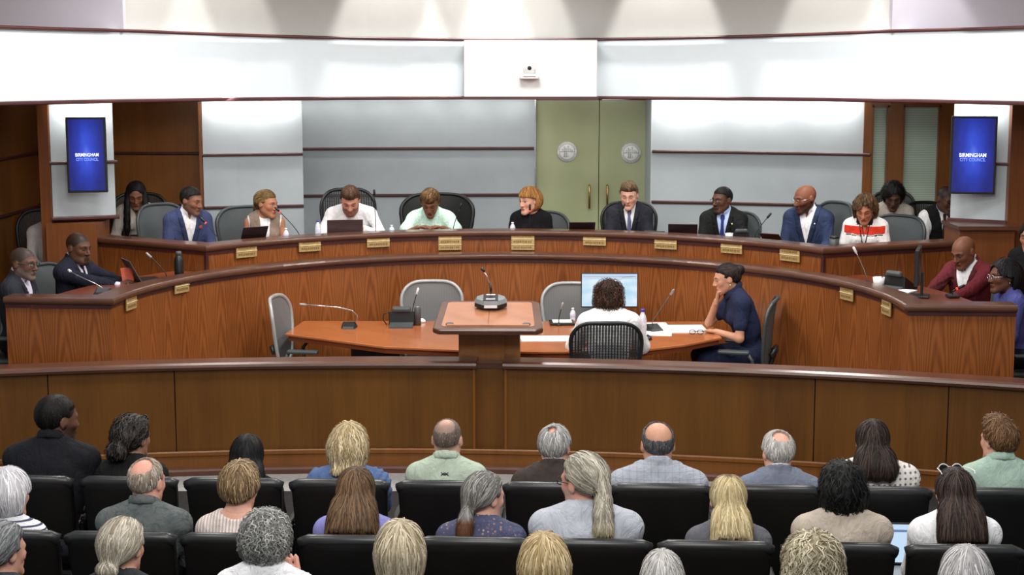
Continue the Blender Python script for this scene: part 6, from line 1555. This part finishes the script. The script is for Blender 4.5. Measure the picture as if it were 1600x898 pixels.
aud(3, 416, 798, -10, 6, label='person with gray curly hair and a white collar, one hand raised', skin=(220, 166, 146), hairc=((108, 108, 104), (190, 190, 186)), outfit=dict(kind='shirt', mat=W_, collar=True, long=True), hair=H_('curly', w=.104, len=.05, amp=.005, n=620, slen=.07, sw=.0045, lift=.012, wave=1.3, wfreq=170, jit=.5),
    armR=dict(w=lambda H, R, s: H+V3(-.115, -.03, -.175), hand='fist', dir=(.35, -.25, 1), up=(-.4, 1, .2), pole=(-1, .1, -.8)))
a = at_y(466, 868, 6.25)
aud(3, 625, 816, 4, 6, label='person with layered straight blonde-gray hair in the third row', skin=LT, fem=True, hairc=((164, 148, 116), (234, 222, 196)), outfit=dict(kind='tee', mat=cm((60, 60, 66))), hair=H_('bob', t=.026, len=.13, w=.104, n=620, slen=.18, lift=.007, wave=.08, facey=-.01))
aud(3, 850, 836, 4, 6, label='person with golden blonde highlighted hair at the bottom, just right of the center', skin=LT, fem=True, hairc=((160, 134, 90), (236, 216, 172)), outfit=dict(kind='tee', mat=cm((70, 60, 60))), hair=H_('bob', t=.028, len=.13, w=.11, n=620, slen=.18, lift=.006, wave=.06, facey=-.01))
aud(3, 1035, 861, 0, 6, hs=.92, label='person with a small white-haired head at the bottom, below the blonde woman', skin=LT, fem=True, hairc=((166, 164, 160), (232, 230, 226)), outfit=dict(kind='tee', mat=cm((60, 60, 66))), hair=H_('bob', t=.022, len=.09, w=.1, n=480, slen=.13, lift=.005, wave=.1, facey=-.01))
aud(3, 1270, 836, 4, 6, hs=1.12, label='person with wavy gray-blonde hair and a light headband in the third row', skin=LT, fem=True, hairc=((136, 124, 96), (222, 212, 184)), headband=('wplastic', .01), outfit=dict(kind='tee', mat=cm((70, 66, 62))), hair=H_('curly', w=.112, len=.085, amp=.005, n=760, slen=.17, sw=.0045, lift=.016, wave=.9, wfreq=90, jit=.25))
aud(3, 1510, 856, -6, 6, label='person with smooth white hair at the bottom right', skin=LT, fem=True, hairc=((168, 166, 166), (232, 230, 230)), outfit=dict(kind='tee', mat=cm((120, 100, 110))), hair=H_('bob', t=.026, len=.11, w=.108, n=520, slen=.16, lift=.005, wave=.05, facey=-.01))
# open laptop on the lap in the second row
kz = NT('laptop_screen'); kz.set(.4); cz_ = kz.coord('Generated'); sz_ = kz.new('ShaderNodeSeparateXYZ'); kz.link(cz_, sz_.inputs[0])
bar = kz.val(kz.val(sz_.outputs[2], 'GREATER_THAN', .80), 'MULTIPLY', kz.val(sz_.outputs[2], 'LESS_THAN', .86)); mg = kz.val(sz_.outputs[0], 'LESS_THAN', .04)
kz.link(kz.mix(kz.val(bar, 'ADD', kz.val(mg, 'MULTIPLY', .3)), (198, 226, 250), (96, 120, 168)), kz.b.inputs['Emission Color']); kz.b.inputs['Emission Strength'].default_value = .95; kz.col((20, 20, 30)); M['lapscreen'] = kz.m
lx0 = at_y(1412, 882, 7.72)
t = empty('laptop', (lx0.x, 7.72, lx0.z), rad(-3), 'open laptop with a bright screen on the lap of the woman in white, second row', 'laptop')
MB().rbox((0, -.115, -.01), (.31, .22, .016), .005).build('base', M['graymetal'], t)
R_ = Matrix.Rotation(rad(-14), 3, 'X'); c_ = R_@Vector((0, 0, .11))
ld = MB().rbox(c_, (.31, .007, .215), .003, R_).build('lid', M['black'], t)
mb = MB(); mb.box(R_@Vector((0, -.0045, .11)), (.29, .002, .195), R=R_); mb.build('screen', M['lapscreen'], ld)
# ------------------------------------------------------------------ light, camera, world
sc = bpy.context.scene
w = bpy.data.worlds.new('world'); sc.world = w; w.use_nodes = True
w.node_tree.nodes['Background'].inputs[0].default_value = (.93, .96, 1, 1)
w.node_tree.nodes['Background'].inputs[1].default_value = .42
def area(name, loc, size, power, target=None, col=(1, .97, .93), sy=None, spread=None):
    l = bpy.data.lights.new(name, 'AREA'); l.energy = power; l.color = col; l.size = size
    if sy: l.shape = 'RECTANGLE'; l.size_y = sy
    if spread: l.spread = rad(spread)
    o = bpy.data.objects.new(name, l); COL.objects.link(o); o.location = loc
    d = Vector(target)-Vector(loc) if target else Vector((0, 0, -1))
    o.rotation_euler = d.to_track_quat('-Z', 'Y').to_euler(); return o
def spot(name, loc, target, power, ang=60, blend=.6, r=.05, col=(1, .98, .95)):
    l = bpy.data.lights.new(name, 'SPOT'); l.energy = power; l.spot_size = rad(ang); l.spot_blend = blend; l.shadow_soft_size = r; l.color = col
    o = bpy.data.objects.new(name, l); COL.objects.link(o); o.location = loc
    o.rotation_euler = (Vector(target)-Vector(loc)).to_track_quat('-Z', 'Y').to_euler(); return o
for x in (-2.6, 0, 2.6):
    area('ceiling_lamp', (x, 12.6, 4.36), .7, 70)
    area('ceiling_lamp', (x, 10.0, 4.36), .7, 62)
area('ceiling_lamp', (0, 13.2, 4.36), .9, 26)
for x in (-3, 0, 3):
    area('hall_lamp', (x, 6.4, 4.6), .8, 52)
area('front_wash', (0, 3.5, 4.6), 3.0, 178, (0, 15, 2.9), sy=1.0)
# cove lights washing the wall tops
def cove(pts, per_m, off=.13):
    P_ = [Vector(p) for p in pts]
    for p, q in zip(P_[:-1], P_[1:]):
        d = q-p; L = d.length; n = Vector((d.y, -d.x)).normalized(); k = max(1, round(L/.55))
        for i in range(k):
            c = p+d*((i+.5)/k)+n*off
            o = area('cove_lamp', (c.x, c.y, 2.76), L/k*.8, per_m*L/k, (c.x-n.x*off*.85, c.y-n.y*off*.85, 2.25), sy=.04)
            o.rotation_euler = ((Vector((-n.x*off*.85, -n.y*off*.85, -.5))).to_track_quat('-Z', 'X')).to_euler()
            o.data.size, o.data.size_y = .04, L/k*.8
cove(pl, 7.0); cove(pr, 7.0); cove(bwp, 2.2, .2)
cove([(pL0.x, 14.30), (pL1.x, 14.50)], 7.5, .12); cove([(pR0.x, 14.42), (pR1.x, 14.15)], 7.5, .12)
area('soffit_fill', (.2, 16.05, 2.795), 3.4, 17, (.2, 17.0, 1.5), sy=.25)  # unseen fill lights added behind the fascia to brighten the back walls
area('soffit_fill', (-3.2, 14.5, 2.795), 1.2, 5, (-3.4, 15.9, 1.4), sy=.2)
area('soffit_fill', (3.6, 14.4, 2.795), 1.2, 5, (3.9, 15.7, 1.4), sy=.2)
for u, pw in ((270, 255), (365, 187), (600, 323), (755, 255), (825, 255), (1040, 323), (1285, 255), (1380, 255)):
    k_ = (u-800)/FPX*14.5; i_ = min(range(len(bot)), key=lambda i: abs(bot[i][0]-k_)); e_ = Vector(bot[i_]); c_ = Vector(cb); q_ = e_+(c_-e_).normalized()*.30
    spot('cove_downlight', (q_.x, q_.y, 4.95), (e_.x, e_.y, 3.6), pw, 44, .35)
cam = bpy.data.cameras.new('camera'); co = bpy.data.objects.new('camera', cam); COL.objects.link(co)
cam.sensor_fit = 'HORIZONTAL'; cam.sensor_width = 36; cam.lens = 36*FPX/1600; cam.clip_end = 100
co.location = (0, 0, ZC); co.rotation_euler = (PI/2-PITCH, 0, 0); sc.camera = co
sc.view_settings.view_transform = 'Standard'; sc.view_settings.look = 'None'; sc.view_settings.exposure = 0; sc.view_settings.gamma = 1
